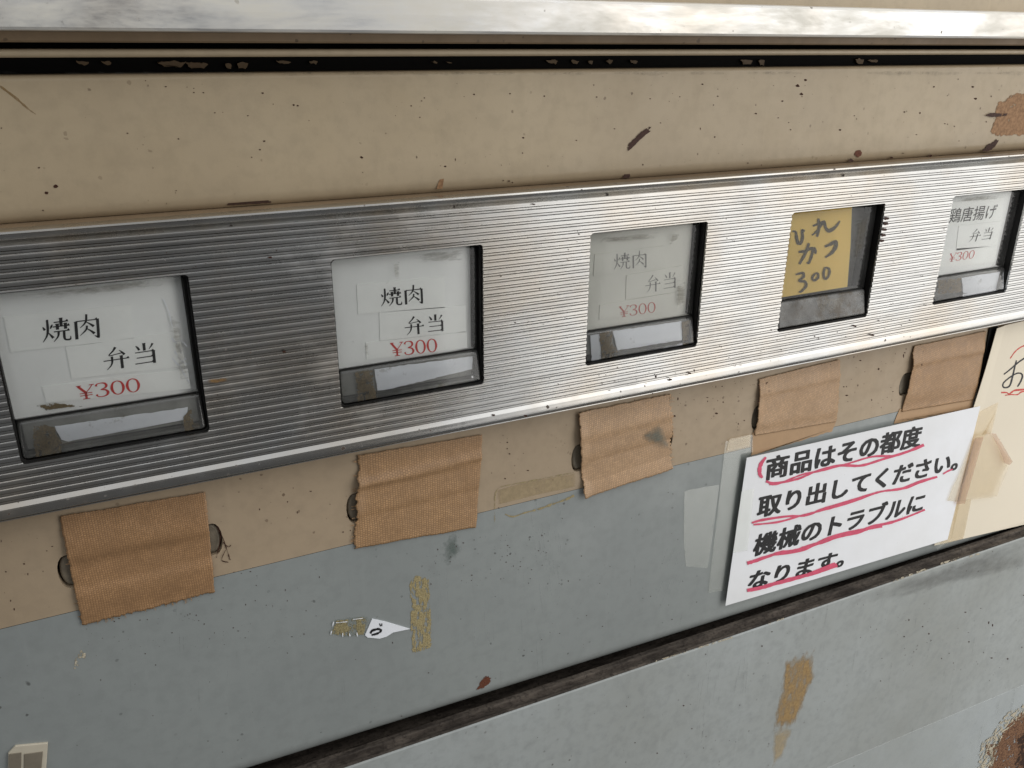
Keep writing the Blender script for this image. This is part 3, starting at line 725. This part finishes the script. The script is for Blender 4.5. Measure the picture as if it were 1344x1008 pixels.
specks('dirt_specks', [(0, 700, 70, 800, 16, .4, 1.4), (285, 640, 460, 700, 18, .4, 1.3), (640, 570, 750, 640, 18, .4, 1.4), (885, 520, 980, 570, 20, .4, 1.6), (1105, 480, 1180, 530, 16, .4, 1.5)], YP, M_CHIP, 9)
specks('dirt_specks', [(650, 300, 760, 540, 45, .3, 1.1), (935, 300, 1020, 480, 40, .3, 1.1), (770, 480, 1010, 530, 60, .4, 1.6), (1160, 240, 1240, 430, 40, .3, 1.1), (1020, 420, 1220, 480, 50, .4, 1.5), (280, 300, 430, 580, 30, .3, 1.0), (0, 320, 430, 380, 25, .3, 1.0)], -.0001, M_CHIP, 10)
specks('dirt_specks', [(0, 0, 260, 34, 40, .4, 2.2), (500, 6, 900, 40, 40, .4, 1.6), (900, 10, 1344, 44, 50, .4, 1.6)], -.0023, M_FAINT, 11)
# grime along the top edge of the upper panel and the door edge
rg = random.Random(12)
gl_ = []
for u in range(-10, 1350, 34):
    gl_.append([(u + rg.uniform(-8, 8), 95.5 + u * .0003 + rg.uniform(-.6, .6), rg.uniform(1.5, 3.5)), (u + rg.uniform(14, 24), 96 + rg.uniform(-.8, .8), rg.uniform(2, 5)), (u + rg.uniform(34, 50), 96 + rg.uniform(-.6, .6), rg.uniform(1, 3))])
strokes_px('grime_line', [q for q in gl_ if rg.random() < .6], YP - .0001, M_FAINT, VM, 5, .4)['kind'] = 'stuff'
for nm, mt, y, spec in [('scuff_marks', M_SCUFF, YP, [(690, 735, 640, 770, 26, 1.0, 6), (860, 900, 700, 760, 10, 1.0, -20), (560, 640, 740, 850, 8, 1.0, 3)]), ('drip_marks', M_FAINT, YP, [(100, 900, 730, 900, 26, .9, 2), (700, 712, 820, 890, 6, 1.0, 3)]), ('drip_marks', M_FAINT, YD, [(860, 1340, 780, 960, 26, 1.2, -8), (915, 935, 850, 960, 8, 1.2, -4), (975, 985, 850, 900, 4, 1.6, -3)])]:
    L_ = []
    for (u0, u1, v0, v1, n, w, sl) in spec:
        for i in range(n):
            u = rg.uniform(u0, u1); v = rg.uniform(v0, v1); ln = rg.uniform(8, 42)
            L_.append([(u, v, w * .5), (u + sl * .02 * ln * .5, v + ln * .5, w * rg.uniform(.6, 1.3)), (u + sl * .02 * ln, v + ln, w * .3)])
    strokes_px(nm, L_, y - .00012, mt, VM, 4, .3)['kind'] = 'stuff'

# small cream clip at the lower edge of the grey sheet
zc_ = Z((0, 780, 2.987))
cp = empty('plastic_clip', PX(30, 1010, YP)); cp.parent = VM; cp.matrix_parent_inverse = Matrix.Translation(-VM.location)
prism('clip_plate', [PX(u, v, YP - .0010) for u, v in zc_([(32, 625), (60, 596), (188, 584), (176, 760), (30, 770)])], .001, M_PLAST, cp, .0003)
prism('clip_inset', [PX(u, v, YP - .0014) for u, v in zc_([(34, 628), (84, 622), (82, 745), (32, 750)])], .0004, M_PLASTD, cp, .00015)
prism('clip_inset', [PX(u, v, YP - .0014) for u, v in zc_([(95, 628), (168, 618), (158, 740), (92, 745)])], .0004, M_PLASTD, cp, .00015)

# ------------------------------------------------------------------ lettering
def text_mesh(s, bold=0.0, copies=False):
    cu = bpy.data.curves.new('lettering', 'FONT'); cu.body = s; cu.size = 1.0; cu.offset = bold; cu.resolution_u = 3
    o = bpy.data.objects.new('lettering_source', cu); COL.objects.link(o)
    dg = bpy.context.evaluated_depsgraph_get(); dg.update()
    me = bpy.data.meshes.new_from_object(o.evaluated_get(dg))
    bpy.data.objects.remove(o); bpy.data.curves.remove(cu)
    if copies:
        bm = bmesh.new()
        for k, (dx, dy) in enumerate(((0, 0), (.042, 0), (-.042, 0), (0, .028), (0, -.028), (.032, .024), (-.032, -.024), (.032, -.024), (-.032, .024))):
            b2 = bmesh.new(); b2.from_mesh(me); bmesh.ops.translate(b2, verts=b2.verts, vec=(dx, dy, .00002 * k))
            tmp = bpy.data.meshes.new('copy'); b2.to_mesh(tmp); b2.free(); bm.from_mesh(tmp); bpy.data.meshes.remove(tmp)
        bm.to_mesh(me); bm.free()
    return me

def fit(me, quad, y, name, mat, parent, rough=0.0):
    """stretch a flat mesh (x right, y up) onto the parallelogram bottom-left, bottom-right, top-left (pixels) on plane y"""
    b_l, b_r, t_l = [PX(u, v, y) for u, v in quad]
    xs = [v.co.x for v in me.vertices]; ys = [v.co.y for v in me.vertices]
    x0, x1, y0, y1 = min(xs), max(xs), min(ys), max(ys)
    for v in me.vertices:
        a = (v.co.x - x0) / (x1 - x0); b = (v.co.y - y0) / (y1 - y0)
        v.co = b_l + (b_r - b_l) * a + (t_l - b_l) * b - Vector((0, v.co.z, 0))
    me.materials.clear()
    o = link(name, me, mat)
    o.parent = parent; o.matrix_parent_inverse = Matrix.Translation(-root_loc(parent))
    return o

H = lambda x0, x1, y: ('h', x0, x1, y)
V = lambda x, y0, y1: ('v', x, y0, y1)
S = lambda *p: ('s', p)
GL = {
 '焼': [S((7, 34, 2), (10, 40, 5), (13, 47, 7)), S((39, 28, 2), (35, 36, 6), (31, 44, 2)), S((23, 8, 6), (23, 45, 7), (18, 70, 5), (4, 92, 1.5)), S((24, 58, 2), (31, 68, 5), (39, 80, 8)),
        H(44, 93, 21), V(68, 6, 37), H(40, 97, 38), V(55, 27, 50), V(82, 27, 50), H(42, 96, 57), S((58, 58, 7), (55, 76, 5), (40, 95, 1.5)), S((76, 58, 7), (76, 84, 7), (81, 92, 5), (95, 92, 5), (97, 80, 1.5))],
 '肉': [V(13, 28, 97), H(13, 88, 28), S((87, 26, 8), (87, 92, 8), (84, 96, 6), (74, 90, 1.5)), S((50, 4, 6), (48, 28, 6), (40, 42, 4), (26, 54, 1.5)), S((49, 34, 2), (62, 44, 5), (73, 54, 8)), S((50, 48, 6), (46, 64, 5), (25, 84, 1.5)), S((49, 60, 2), (62, 70, 5), (74, 82, 8))],
 '弁': [S((50, 3, 8), (40, 18, 5), (24, 36, 3), (50, 34, 3), (76, 30, 3)), S((62, 18, 2), (72, 28, 5), (80, 40, 8)), H(3, 97, 57), S((34, 42, 7), (34, 62, 6), (28, 80, 4), (12, 97, 1.5)), V(68, 42, 99)],
 '当': [V(50, 3, 36), S((19, 11, 2), (26, 20, 6), (31, 31, 7)), S((82, 9, 7), (76, 20, 4), (67, 32, 1.5)), H(15, 86, 41), V(83, 41, 97), H(19, 83, 65), H(12, 83, 90)],
 '¥': [S((10, 6, 12), (30, 32, 12), (48, 54, 12)), S((90, 6, 4), (70, 32, 4), (50, 54, 4)), V(48, 52, 95), ('b', 14, 84, 58), ('b', 14, 84, 73), ('b', 0, 28, 5), ('b', 72, 100, 5), ('b', 28, 68, 96)],
 '3': [S((14, 22, 12), (20, 9, 6), (42, 4, 4), (64, 9, 9), (72, 25, 12), (62, 40, 7), (38, 48, 4), (64, 54, 8), (76, 72, 13), (66, 90, 8), (40, 97, 4), (16, 90, 6), (12, 78, 12))],
 '0': [S((45, 4, 4), (22, 16, 8), (12, 50, 13), (22, 84, 8), (45, 97, 4), (68, 84, 8), (78, 50, 13), (68, 16, 8), (45, 4, 4))],
}
ADV = {'¥': .95, '3': .88, '0': .88}
def mincho(s, weight=1.0):
    bm = bmesh.new(); ox = 0.0
    for ch in s:
        k = 0
        for st in GL[ch]:
            k += 1
            to3 = lambda a, b, ox=ox: Vector((ox + a / 100, 1 - b / 100, 0))
            wv = (8.5 if ord(ch) > 255 else 11) * weight
            if st[0] == 'h':
                _, a, b, y = st; ribbon(bm, [(a, y, 3.2 * weight), (b - 2, y, 3.2 * weight)], to3)
                if ord(ch) > 255:
                    t = [bm.verts.new(to3(*q)) for q in ((b - 12, y - 1), (b - 4, y - 8), (b, y + 1.6))]; bm.faces.new(t)
            elif st[0] == 'b':
                _, a, b, y = st; ribbon(bm, [(a, y, 5), (b, y, 5)], to3)
            elif st[0] == 'v':
                _, x, y0, y1 = st; ribbon(bm, [(x, y0, wv * 1.25), (x, y0 + 5, wv), (x, y1, wv)], to3)
            else:
                ribbon(bm, spline([(a, b, w * weight) for a, b, w in st[1]], 5), to3)
        ox += ADV.get(ch, 1.04)
    me = bpy.data.meshes.new('lettering'); bm.to_mesh(me); bm.free()
    return me

# ------------------------------------------------------------------ price cards behind the windows
def card(k, name, label, mat, pieces, xr=.968, group=None):
    x0 = k * PITCHX
    c = empty(name, (x0 + U / 2, Y_CARD, .0186), label, 'price card', group)
    # thin card, its right-hand edge curling back slightly
    bm = bmesh.new(); n = 24; rows = []
    xa, xb = x0 + .0006, x0 + U * xr
    for i in range(n + 1):
        t = i / n; x = xa + (xb - xa) * t
        y = Y_CARD + (max(0, t - .86) / .14) ** 2 * .0022
        rows.append([bm.verts.new((x, y + .00025 * math.sin(7 * t + k) * 0, z_)) for z_ in (.0170, .033, .05, HW - .0016)])
    for a, b in zip(rows, rows[1:]):
        for j in range(3): bm.faces.new((a[j], b[j], b[j + 1], a[j + 1]))
    from_bm('card_sheet', bm, mat, c, True)
    for j, pc in enumerate(pieces):
        st = patch('paper_strip', zw[k](pc['strip']), Y_CARD - .00002, pc.get('smat', M_STRIPP), c, .00032, 0)
        yy = Y_CARD - .00045
        if 'font' in pc: me = text_mesh(pc['text'], pc['font'])
        else: me = mincho(pc['text'], pc.get('w', 1.25 if k < 2 else 1.05))
        fit(me, zw[k](pc['quad']), yy, 'lettering', pc['ink'], c)
    return c
c1 = card(0, 'price_card', 'white price card in black serif letters with brown smudge along its lower edge', M_CARD, [
    dict(strip=[(15, 290), (572, 235), (590, 385), (46, 444)], text='焼肉', quad=[(190, 412), (442, 380), (180, 300)], ink=M_INK),
    dict(strip=[(290, 425), (785, 350), (822, 505), (316, 562)], text='弁当', quad=[(462, 527), (690, 492), (450, 428)], ink=M_INK),
    dict(strip=[(185, 597), (828, 517), (842, 605), (205, 668)], text='¥300', quad=[(345, 657), (622, 617), (334, 594)], ink=M_RED)])
soft('brown_smudge', zw[0]([(145, 685), (200, 663), (300, 672), (385, 684), (300, 690), (210, 700)]), Y_CARD - .0002, S_BROWN, c1, 2, .0003, 1.25, .6)
# crumpled film at the card's right edge
for k, q in enumerate([[(720, 210), (745, 270), (760, 330)], [(755, 380), (790, 420), (800, 450)], [(770, 440), (800, 480), (825, 500)], [(790, 500), (812, 540), (835, 580)], [(765, 400), (800, 395), (825, 420)], [(760, 470), (790, 500), (820, 470)]]):
    strokes_px('crease', [[(a, b, 1.3) for a, b in zw[0](q)]], Y_CARD - .0006, M_SLIP, c1, 4, .5, k)
c2 = card(1, 'price_card', 'grey-white price card in crisp black serif letters with no brown smudge', M_CARD, [
    dict(strip=[(245, 300), (660, 262), (662, 410), (252, 440)], text='焼肉', quad=[(362, 412), (560, 390), (356, 318)], ink=M_INK),
    dict(strip=[(352, 432), (760, 398), (762, 520), (356, 566)], text='弁当', quad=[(475, 542), (657, 522), (470, 454)], ink=M_INK),
    dict(strip=[(288, 575), (765, 525), (768, 600), (292, 655)], text='¥300', quad=[(408, 642), (628, 618), (402, 576)], ink=M_RED)], .955)
c3 = card(2, 'price_card', 'grey price card with faded grey and pale red lettering', M_CARD3, [
    dict(strip=[(222, 280), (620, 230), (630, 350), (215, 405)], smat=M_CARD3, text='焼肉', quad=[(332, 377), (520, 355), (330, 275)], ink=M_INK3),
    dict(strip=[(405, 400), (725, 345), (728, 490), (400, 540)], smat=M_CARD3, text='弁当', quad=[(512, 504), (688, 474), (512, 404)], ink=M_INK3),
    dict(strip=[(250, 572), (700, 495), (700, 602), (248, 655)], smat=M_CARD3, text='¥300', quad=[(362, 643), (572, 613), (360, 580)], ink=M_RED3)], .95)
c5 = card(4, 'price_card', 'white price card with four characters in its top line beside the cream sheet', M_CARD, [
    dict(strip=[(470, 250), (865, 215), (850, 380), (450, 420)], text='鶏唐揚げ', quad=[(462, 402), (798, 365), (486, 294)], ink=M_INK, font=.004),
    dict(strip=[(540, 420), (845, 384), (815, 560), (520, 596)], text='弁当', quad=[(603, 538), (766, 517), (632, 444)], ink=M_INK),
    dict(strip=[(410, 590), (812, 562), (800, 680), (400, 720)], text='¥300', quad=[(462, 680), (645, 652), (476, 618)], ink=M_RED)], .93)
# yellow handwritten note
n4 = empty('handwritten_note', PX(*zw[3]([(400, 700)])[0], Y_CARD), 'yellowed handwritten price note in the window with the grimy push bar', 'price card')
prism('note_paper', [PX(u, v, Y_CARD) for u, v in zw[3]([(170, 722), (246, 150), (616, 135), (606, 400), (586, 655)])], .0003, M_YELLOW, n4)
prism('paper_edge', [PX(u, v, Y_CARD - .0002) for u, v in zw[3]([(170, 720), (235, 300), (243, 400), (212, 600), (196, 716)])], .0002, M_YELLOW, n4)
hw = [[(240, 305, 2), (262, 310, 3), (268, 350, 4.5), (278, 380, 4.5), (296, 375, 4.5), (305, 340, 4.5), (302, 300, 3.5), (318, 305, 3)],
      [(370, 272, 2.5), (410, 255, 3), (445, 240, 2.5)], [(405, 225, 3.5), (408, 290, 3.5), (396, 340, 3)], [(365, 330, 2), (400, 300, 3), (440, 245, 3), (450, 280, 3.5), (470, 302, 5), (510, 280, 4), (540, 240, 2)],
      [(280, 435, 3), (320, 430, 4), (368, 412, 3.5), (365, 450, 4), (345, 505, 3), (332, 500, 2)], [(345, 380, 3.5), (325, 440, 4), (285, 512, 3)], [(378, 405, 2.5), (388, 430, 3), (385, 448, 2)],
      [(446, 402, 3), (475, 390, 4), (512, 372, 5), (515, 400, 5), (490, 440, 4), (448, 470, 2.5)],
      [(262, 578, 2.5), (305, 568, 3.5), (312, 590, 3.5), (284, 618, 3), (320, 622, 3.5), (328, 648, 3.5), (302, 680, 3), (282, 690, 2)],
      [(385, 570, 2.5), (368, 595, 3), (375, 615, 3), (402, 600, 3), (402, 572, 3), (385, 570, 2)], [(448, 532, 2.5), (438, 570, 3), (446, 606, 3), (470, 585, 3), (474, 545, 3), (448, 532, 2)]]
strokes_px('handwriting', [[(zw[3]([(a, b)])[0] + (w * .95,)) for a, b, w in ln] for ln in hw], Y_CARD - .0003, M_GREYPEN, n4, 6, .15)

# ------------------------------------------------------------------ cloth tape over the slots
def cloth(name, corners, label, mat, prof, jags, seed, group='brown cloth tapes over the slots'):
    """corners px: TL, TR, BR, BL; prof(u, v) = lift off the sheet in metres; jags = roughness of top, right, bottom, left edge"""
    TL, TR, BR, BL = [PX(u, v, YP) for u, v in corners]
    c = (TL + TR + BR + BL) / 4
    bm = bmesh.new(); nu, nv = 70, 56; g = []; rnd = random.Random(seed)
    jt = [[rnd.uniform(-1, 1) for _ in range(80)] for _ in range(4)]
    for j in range(nv + 1):
        row = []
        for i in range(nu + 1):
            u, v = i / nu, j / nv
            p = TL.lerp(TR, u).lerp(BL.lerp(BR, u), v)
            e = lambda d: max(0, 1 - d * 16)
            lo = lambda kk, t: noise.noise(Vector((t * 5, kk * 3.1 + seed, 0)))
            p = p + Vector((jags[1] * e(1 - u) * (jt[1][j] * .5 + lo(1, v)) + jags[3] * e(u) * (jt[3][j] * .5 + lo(3, v)), 0,
                            jags[0] * e(v) * (jt[0][i] * .5 + lo(0, u)) + jags[2] * e(1 - v) * (jt[2][i] * .5 + lo(2, u))))
            w = noise.noise(Vector((u * 3 + seed, v * 3, 1))) * .0002 + noise.noise(Vector((u * 9 + seed, v * 9, 5))) * .00012
            p.y -= .0006 + max(0.0, prof(u, v)) + abs(w)
            row.append(bm.verts.new(p))
        g.append(row)
    for a, b in zip(g, g[1:]):
        for i in range(nu): bm.faces.new((a[i], a[i + 1], b[i + 1], b[i]))
    bmesh.ops.translate(bm, verts=bm.verts, vec=-c)
    bmesh.ops.recalc_face_normals(bm, faces=bm.faces)
    me = bpy.data.meshes.new(name); bm.to_mesh(me); bm.free()
    for p in me.polygons: p.use_smooth = True
    o = link(name, me, mat); o.location = c
    so = o.modifiers.new('thickness', 'SOLIDIFY'); so.thickness = .0003; so.offset = 1
    tapes.append(o)
    return tag(o, label, 'tape', group)
bell = lambda t, c, w: math.exp(-((t - c) / w) ** 2)
step = lambda t, a, b: max(0, min(1, (t - a) / (b - a))) ** 2 * (3 - 2 * max(0, min(1, (t - a) / (b - a))))
tapes = []
cloth('cloth_tape', [(78, 677), (269, 645), (282, 776), (108, 820)], 'brown cloth tape with frayed lower edge beside the cobwebbed slot end', M_TAPE1,
      lambda u, v: .0012 * step(v, .02, .30) * (1 - step(v, .34, .46)) + .0010 * step(v, .62, .72) * (1 - step(v, .74, .98)) + .0005 * bell(u, .5, .3) * bell(v, .3, .08), (.0004, .0004, .0010, .0005), 1)
cloth('cloth_tape', [(469, 597), (632, 570), (624, 691), (464, 719)], 'brown cloth tape with straight lower edge covering the slot below the crisp black card', M_TAPE,
      lambda u, v: .0018 * bell(v, .30 - .08 * u, .05) + .0006 * step(v, .25, .3) * (1 - step(v, .6, .8)) - .0010 * bell(v, .74 - .1 * u, .09) + .0008 * bell(u, 0, .05) * bell(v, .5, .3), (.0004, .0003, .0004, .0014), 2)
cloth('cloth_tape', [(757, 541), (879, 517), (880, 612), (764, 652)], 'brown cloth tape worn and ragged with its lower edge folded outward', M_TAPE2,
      lambda u, v: .0016 * bell(v, .25, .10) + .0010 * bell(v, .45, .15) - .0016 * bell(v, .72, .10) + .0024 * step(v, .78, 1.0) * (.5 + .5 * u) + .0012 * bell(u, 0, .06), (.0006, .0020, .0006, .0010), 3)
soft('worn_spot', zk([(790, 350), (870, 300), (900, 330), (925, 420), (850, 400)]), YP - .0026, S_GREEN, VM, 31, .0001, 1.3, .4)
t4 = cloth('cloth_tape', [(995, 497), (1101, 471), (1096, 553), (989, 571)], 'pale brown cloth tape over slot with a faded smooth lower margin above the notice', M_TAPE2,
      lambda u, v: .0010 * bell(v, .22, .07) + .0008 * step(v, .2, .3) * (1 - step(v, .75, .98)) + .0010 * bell(u, 0, .05) * bell(v, .55, .3), (.0003, .0008, .0003, .0008), 4)
t5 = cloth('cloth_tape', [(1198, 454), (1293, 434), (1277, 524), (1182, 540)], 'brown cloth tape over the slot against the cream sheet with a smooth lower margin', M_TAPE,
      lambda u, v: .0012 * bell(v, .22, .07) + .0008 * step(v, .2, .3) * (1 - step(v, .7, .95)) + .0012 * bell(u, 0, .05) * bell(v, .45, .3), (.0003, .0004, .0003, .0008), 5)
patch('tape_backing', [(988, 568), (1098, 551), (1092, 566), (986, 598)], YP - .0002, M_TAPERES, t4, .0002, .002, .0003, 32)
patch('tape_backing', [(1181, 537), (1278, 521), (1276, 536), (1173, 556)], YP - .0002, M_TAPERES, t5, .0002, .002, .0003, 33)
rt = random.Random(5)
def threads(par, a, b, n, dx, dy, y, mat):
    for i in range(n):
        t_ = rt.random(); u, v = a[0] + (b[0] - a[0]) * t_, a[1] + (b[1] - a[1]) * t_
        strokes_px('loose_thread', [[(u, v, 1.0), (u + dx * rt.uniform(.3, .7) + rt.uniform(-1.5, 1.5), v + dy * rt.uniform(.3, .7) + rt.uniform(-1, 1), .8), (u + dx * rt.uniform(.6, 1.3), v + dy * rt.uniform(.6, 1.3), .5)]], y, mat, par, 4)
threads(tapes[0], (112, 818), (280, 777), 16, 1, 5, YP - .0006, M_TAPE)
threads(tapes[0], (80, 684), (106, 812), 6, -4, 1, YP - .0006, M_TAPE)
threads(tapes[1], (469, 602), (464, 715), 12, -5, 1, YP - .0008, M_TAPE)
threads(tapes[2], (879, 522), (880, 608), 14, 6, 0, YP - .0012, M_TAPE2)
threads(tapes[3], (1101, 475), (1096, 550), 6, 4, 0, YP - .0008, M_TAPE2)
# cobweb and dirt at the slot end
strokes_px('cobweb', [[(u, v, 1.0) for u, v in zk2] for zk2 in [[(284, 690), (292, 705), (298, 722), (302, 735)], [(290, 700), (287, 720), (284, 732)], [(293, 712), (300, 718), (303, 715)], [(296, 722), (291, 735), (300, 738)]]], YP - .0004, M_CHIP, VM, 4, .7)

# ------------------------------------------------------------------ paper notices and clear tape
YS = YP - .0022
z4 = Z((930, 510, 3.246))
sheet = empty('cream_sheet', PX(1300, 690, YP), 'cream paper sheet with red and black handwriting under the metal strip', 'notice')
def curved_sheet(name, px, y, lift, mat, parent, n=14, smooth=True):
    """quad TL, TR, BR, BL with a soft lift(u, v)"""
    TL, TR, BR, BL = [PX(u, v, y) for u, v in px]
    bm = bmesh.new(); g = []
    for j in range(n + 1):
        row = []
        for i in range(n + 1):
            u, v = i / n, j / n; p = TL.lerp(TR, u).lerp(BL.lerp(BR, u), v); p.y -= lift(u, v); row.append(bm.verts.new(p))
        g.append(row)
    for a, b in zip(g, g[1:]):
        for i in range(n): bm.faces.new((a[i], a[i + 1], b[i + 1], b[i]))
    o = from_bm(name, bm, mat, parent, smooth)
    so = o.modifiers.new('thickness', 'SOLIDIFY'); so.thickness = .0003; so.offset = 0
    return o
YC = YP - .0016
bx_ = PX(1304, 431, YC); z_bot = -.1990
c_tl = (1305, 431); 
curved_sheet('paper', [(1305, 430), (1560, 372), (1500, 652), (1226, 716)], YC, lambda u, v: .0020 * (1 - step(u, 0, .06)) * step(1 - v, .45, .9), M_CREAM, sheet, 40, False)
prism('sheet_edge_shade', [PX(u, v, YP - .0010) for u, v in [(1299, 431), (1310, 428), (1290, 536), (1279.5, 539)]], .0008, M_BLACK, VM)  # black strip drawn in for the shadow along the cream sheet's left edge
zo = Z((1264, 420, 8.4))
strokes_px('handwriting', [[zo([(a, b)])[0] + (w,) for a, b, w in ln] for ln in [
    [(450, 600, 1.6), (520, 545, 1.8), (600, 475, 2), (672, 425, 2), (720, 400, 2)], [(590, 445, 1.8), (575, 500, 2), (550, 610, 2.2), (520, 715, 2.2), (480, 745, 2), (442, 735, 2), (450, 690, 1.8), (520, 630, 1.8), (590, 590, 1.8), (640, 590, 2), (655, 625, 2.2), (630, 690, 2), (600, 735, 1.6)], [(720, 470, 1.8), (745, 495, 2), (752, 520, 2)]]], YC - .00025, M_PEN, sheet, 6, .1)
strokes_px('red_marks', [[zo([(a, b)])[0] + (w,) for a, b, w in ln] for ln in [
    [(520, 425, 1.2), (570, 355, 1.4), (620, 310, 1.5), (672, 285, 1.5), (740, 270, 1.5)], [(422, 800, 2.4), (480, 800, 1.8), (512, 815, 1.6), (560, 780, 2), (620, 770, 2.4), (672, 765, 2), (800, 740, 2)], [(465, 830, 1.2), (530, 822, 1.4), (600, 822, 1.4), (640, 795, 1.6), (700, 780, 1.4)]]], YC - .00025, M_REDM, sheet, 6, .25)

sign = empty('notice', PX(1100, 740, YP), 'white notice with bold black characters underlined in pink marker', 'notice')
SQ = [(980, 601), (1286.5, 533), (1243.5, 708), (952, 795)]
curved_sheet('paper', SQ, YS - .0012, lambda u, v: 0.0, M_SIGN, sign, 1, False)
YT = YS - .00142
for s_, q in [('商品はその都度', [(238, 395), (900, 246), (248, 293)]), ('取り出してください。', [(202, 556), (1058, 347), (214, 460)]), ('機械のトラブルに', [(182, 720), (908, 524), (202, 622)]), ('なります。', [(160, 862), (572, 757), (180, 782)])]:
    fit(text_mesh(s_, 0.0, True), z4(q), YT, 'lettering', M_INK, sign)
mk = [[(245, 292, 3), (222, 325, 6), (218, 362, 6), (230, 380, 4)], [(245, 395, 4), (285, 403, 4), (380, 385, 3.5), (460, 352, 3), (560, 328, 4), (650, 328, 4), (740, 302, 3.5), (850, 268, 4), (918, 240, 5)], [(260, 408, 2.5), (300, 405, 2.5), (400, 366, 2.5), (480, 350, 3), (600, 318, 2.5), (700, 290, 3), (800, 285, 3), (900, 252, 2)],
      [(185, 572, 3), (230, 560, 4), (330, 545, 3.5), (420, 540, 3), (480, 515, 3), (560, 492, 4), (680, 455, 3.5), (740, 438, 3), (830, 425, 4), (900, 398, 5), (975, 376, 3)], [(192, 580, 2.5), (300, 568, 3), (400, 540, 2.5), (500, 515, 3), (620, 480, 3), (720, 442, 3), (800, 432, 2.5)], [(1000, 364, 2), (1020, 352, 2.5), (1040, 344, 2)],
      [(165, 744, 6), (215, 730, 4.5), (300, 700, 4.5), (370, 690, 5), (450, 665, 5.5), (560, 630, 4), (640, 612, 5), (700, 588, 4.5), (780, 570, 4), (860, 542, 3), (922, 516, 3)], [(180, 738, 3), (260, 712, 3), (400, 690, 3), (500, 640, 3), (620, 608, 4), (740, 588, 3)],
      [(165, 860, 5), (220, 850, 6), (300, 826, 6), (400, 800, 6), (470, 780, 5.5), (548, 752, 6)], [(190, 852, 3), (330, 822, 4), (440, 785, 4), (540, 745, 4)]]
strokes_px('marker_underline', [[z4([(a, b)])[0] + (w * .82,) for a, b, w in ln] for ln in mk], YT - .0002, M_PINK, sign, 7, .16)

def film(name, px, y, mat, label, seed=0, thick=.00012, group=None):
    pts = jag([PX(u, v, y) for u, v in px], .002, .00022, seed)
    c = sum((Vector(p) for p in pts), Vector()) / len(pts)
    o = prism(name, [Vector(p) - c for p in pts], thick, mat); o.location = c
    return tag(o, label, 'clear tape', group)
film('clear_tape', zk([(1002, 642), (1030, 630), (1180, 605), (1120, 1030), (1010, 1022), (1000, 900)]), YP - .0003, M_FILM, 'short cloudy strip of clear tape on grey paint left of the white notice', 1)
film('clear_tape', z4([(72, 225), (190, 195), (182, 290), (160, 292), (150, 395), (192, 430), (100, 700), (76, 858), (0, 870), (40, 560)]), YP - .0007, M_FILM, 'long clear tape crossing from beige band to grey paint at the notice edge', 2)
film('clear_tape', z4([(140, 440), (195, 425), (165, 690), (105, 700)]), YS - .0022, M_FILM, 'narrow clear tape holding down the left edge of the white notice', 3)
film('clear_tape', z4([(1150, 100), (1235, 60), (1205, 190), (1130, 208), (1062, 480), (1120, 470), (1085, 640), (985, 668), (1045, 500)]), YS + .0001, M_FILMB, 'long vertical clear tape along the cream sheet beside the white notice', 4)
film('clear_tape', z4([(1130, 206), (1200, 190), (1240, 240), (1290, 310), (1262, 330), (1245, 380), (1230, 458), (1060, 482), (1018, 478), (1040, 420), (1062, 380)]), YS - .0024, M_FILMB, 'wide clear tape with a curled up corner holding the notice right edge', 5)
film('clear_tape', z4([(1135, 215), (1172, 206), (1092, 490), (1056, 494)]), YS - .0030, M_FILMP, 'narrow pinkish aged tape strip across the notice right edge', 6)
film('clear_tape', z4([(1205, 190), (1225, 192), (1296, 312), (1284, 326), (1262, 318), (1240, 262)]), YS - .0036, M_FILMP, 'curled grey tape corner standing off the cream sheet', 7)
film('clear_tape', z4([(976, 655), (1040, 640), (1000, 668), (972, 690)]), YS - .0020, M_FILM, 'small clear tape tab under the lower right notice corner', 8)
film('clear_tape', z4([(90, 215), (180, 195), (176, 245), (78, 268)]), YP - .0011, M_FILMB, 'small yellowed tape tab on the beige band left of the notice', 9)

# torn sticker on the grey paint
stk = empty('torn_sticker', PX(*zl([(270, 310)])[0], YP), 'torn white sticker scrap with a black mark on grey paint', 'sticker')
prism('sticker_paper', [PX(u, v, YP - .0005) for u, v in zl([(213, 306), (238, 248), (285, 258), (372, 284), (312, 296), (288, 311), (264, 318), (222, 314)])], .0004, M_SLIP, stk)
strokes_px('lettering', [[zl([(a, b)])[0] + (w,) for a, b, w in ln] for ln in [[(232, 300, 2.2), (238, 290, 3), (258, 284, 3), (270, 288, 2.5), (262, 297, 2.5), (246, 303, 3), (236, 305, 2)], [(264, 264, 1.2), (268, 275, 1.4)], [(272, 264, 1.2), (272, 274, 1.4)]]], YP - .0007, M_INK, stk, 5, .2)
soft('glue_residue', zl([(88, 305), (105, 252), (215, 238), (228, 250), (212, 306), (150, 312)]), YP, S_GLUE, VM, 51, .0002, 1.0, .86, .03)
strokes_px('painted_glints', [[zl([(a, b)])[0] + (1.1,) for a, b in q] for q in [[(95, 290), (92, 304)], [(102, 258), (98, 275)], [(134, 298), (134, 312)], [(158, 300), (160, 310)], [(184, 296), (186, 310)], [(110, 262), (150, 258)], [(170, 250), (205, 246)]]], YP - .0007, M_SLIP, stk, 4, .5)['kind'] = 'stuff'  # white strokes paint the glints on the crumpled tape scrap
film('clear_tape', zl([(88, 305), (105, 252), (215, 238), (228, 250), (212, 306), (150, 312)]), YP - .0004, M_FILM, 'crumpled clear tape scrap beside the torn white sticker', 12)
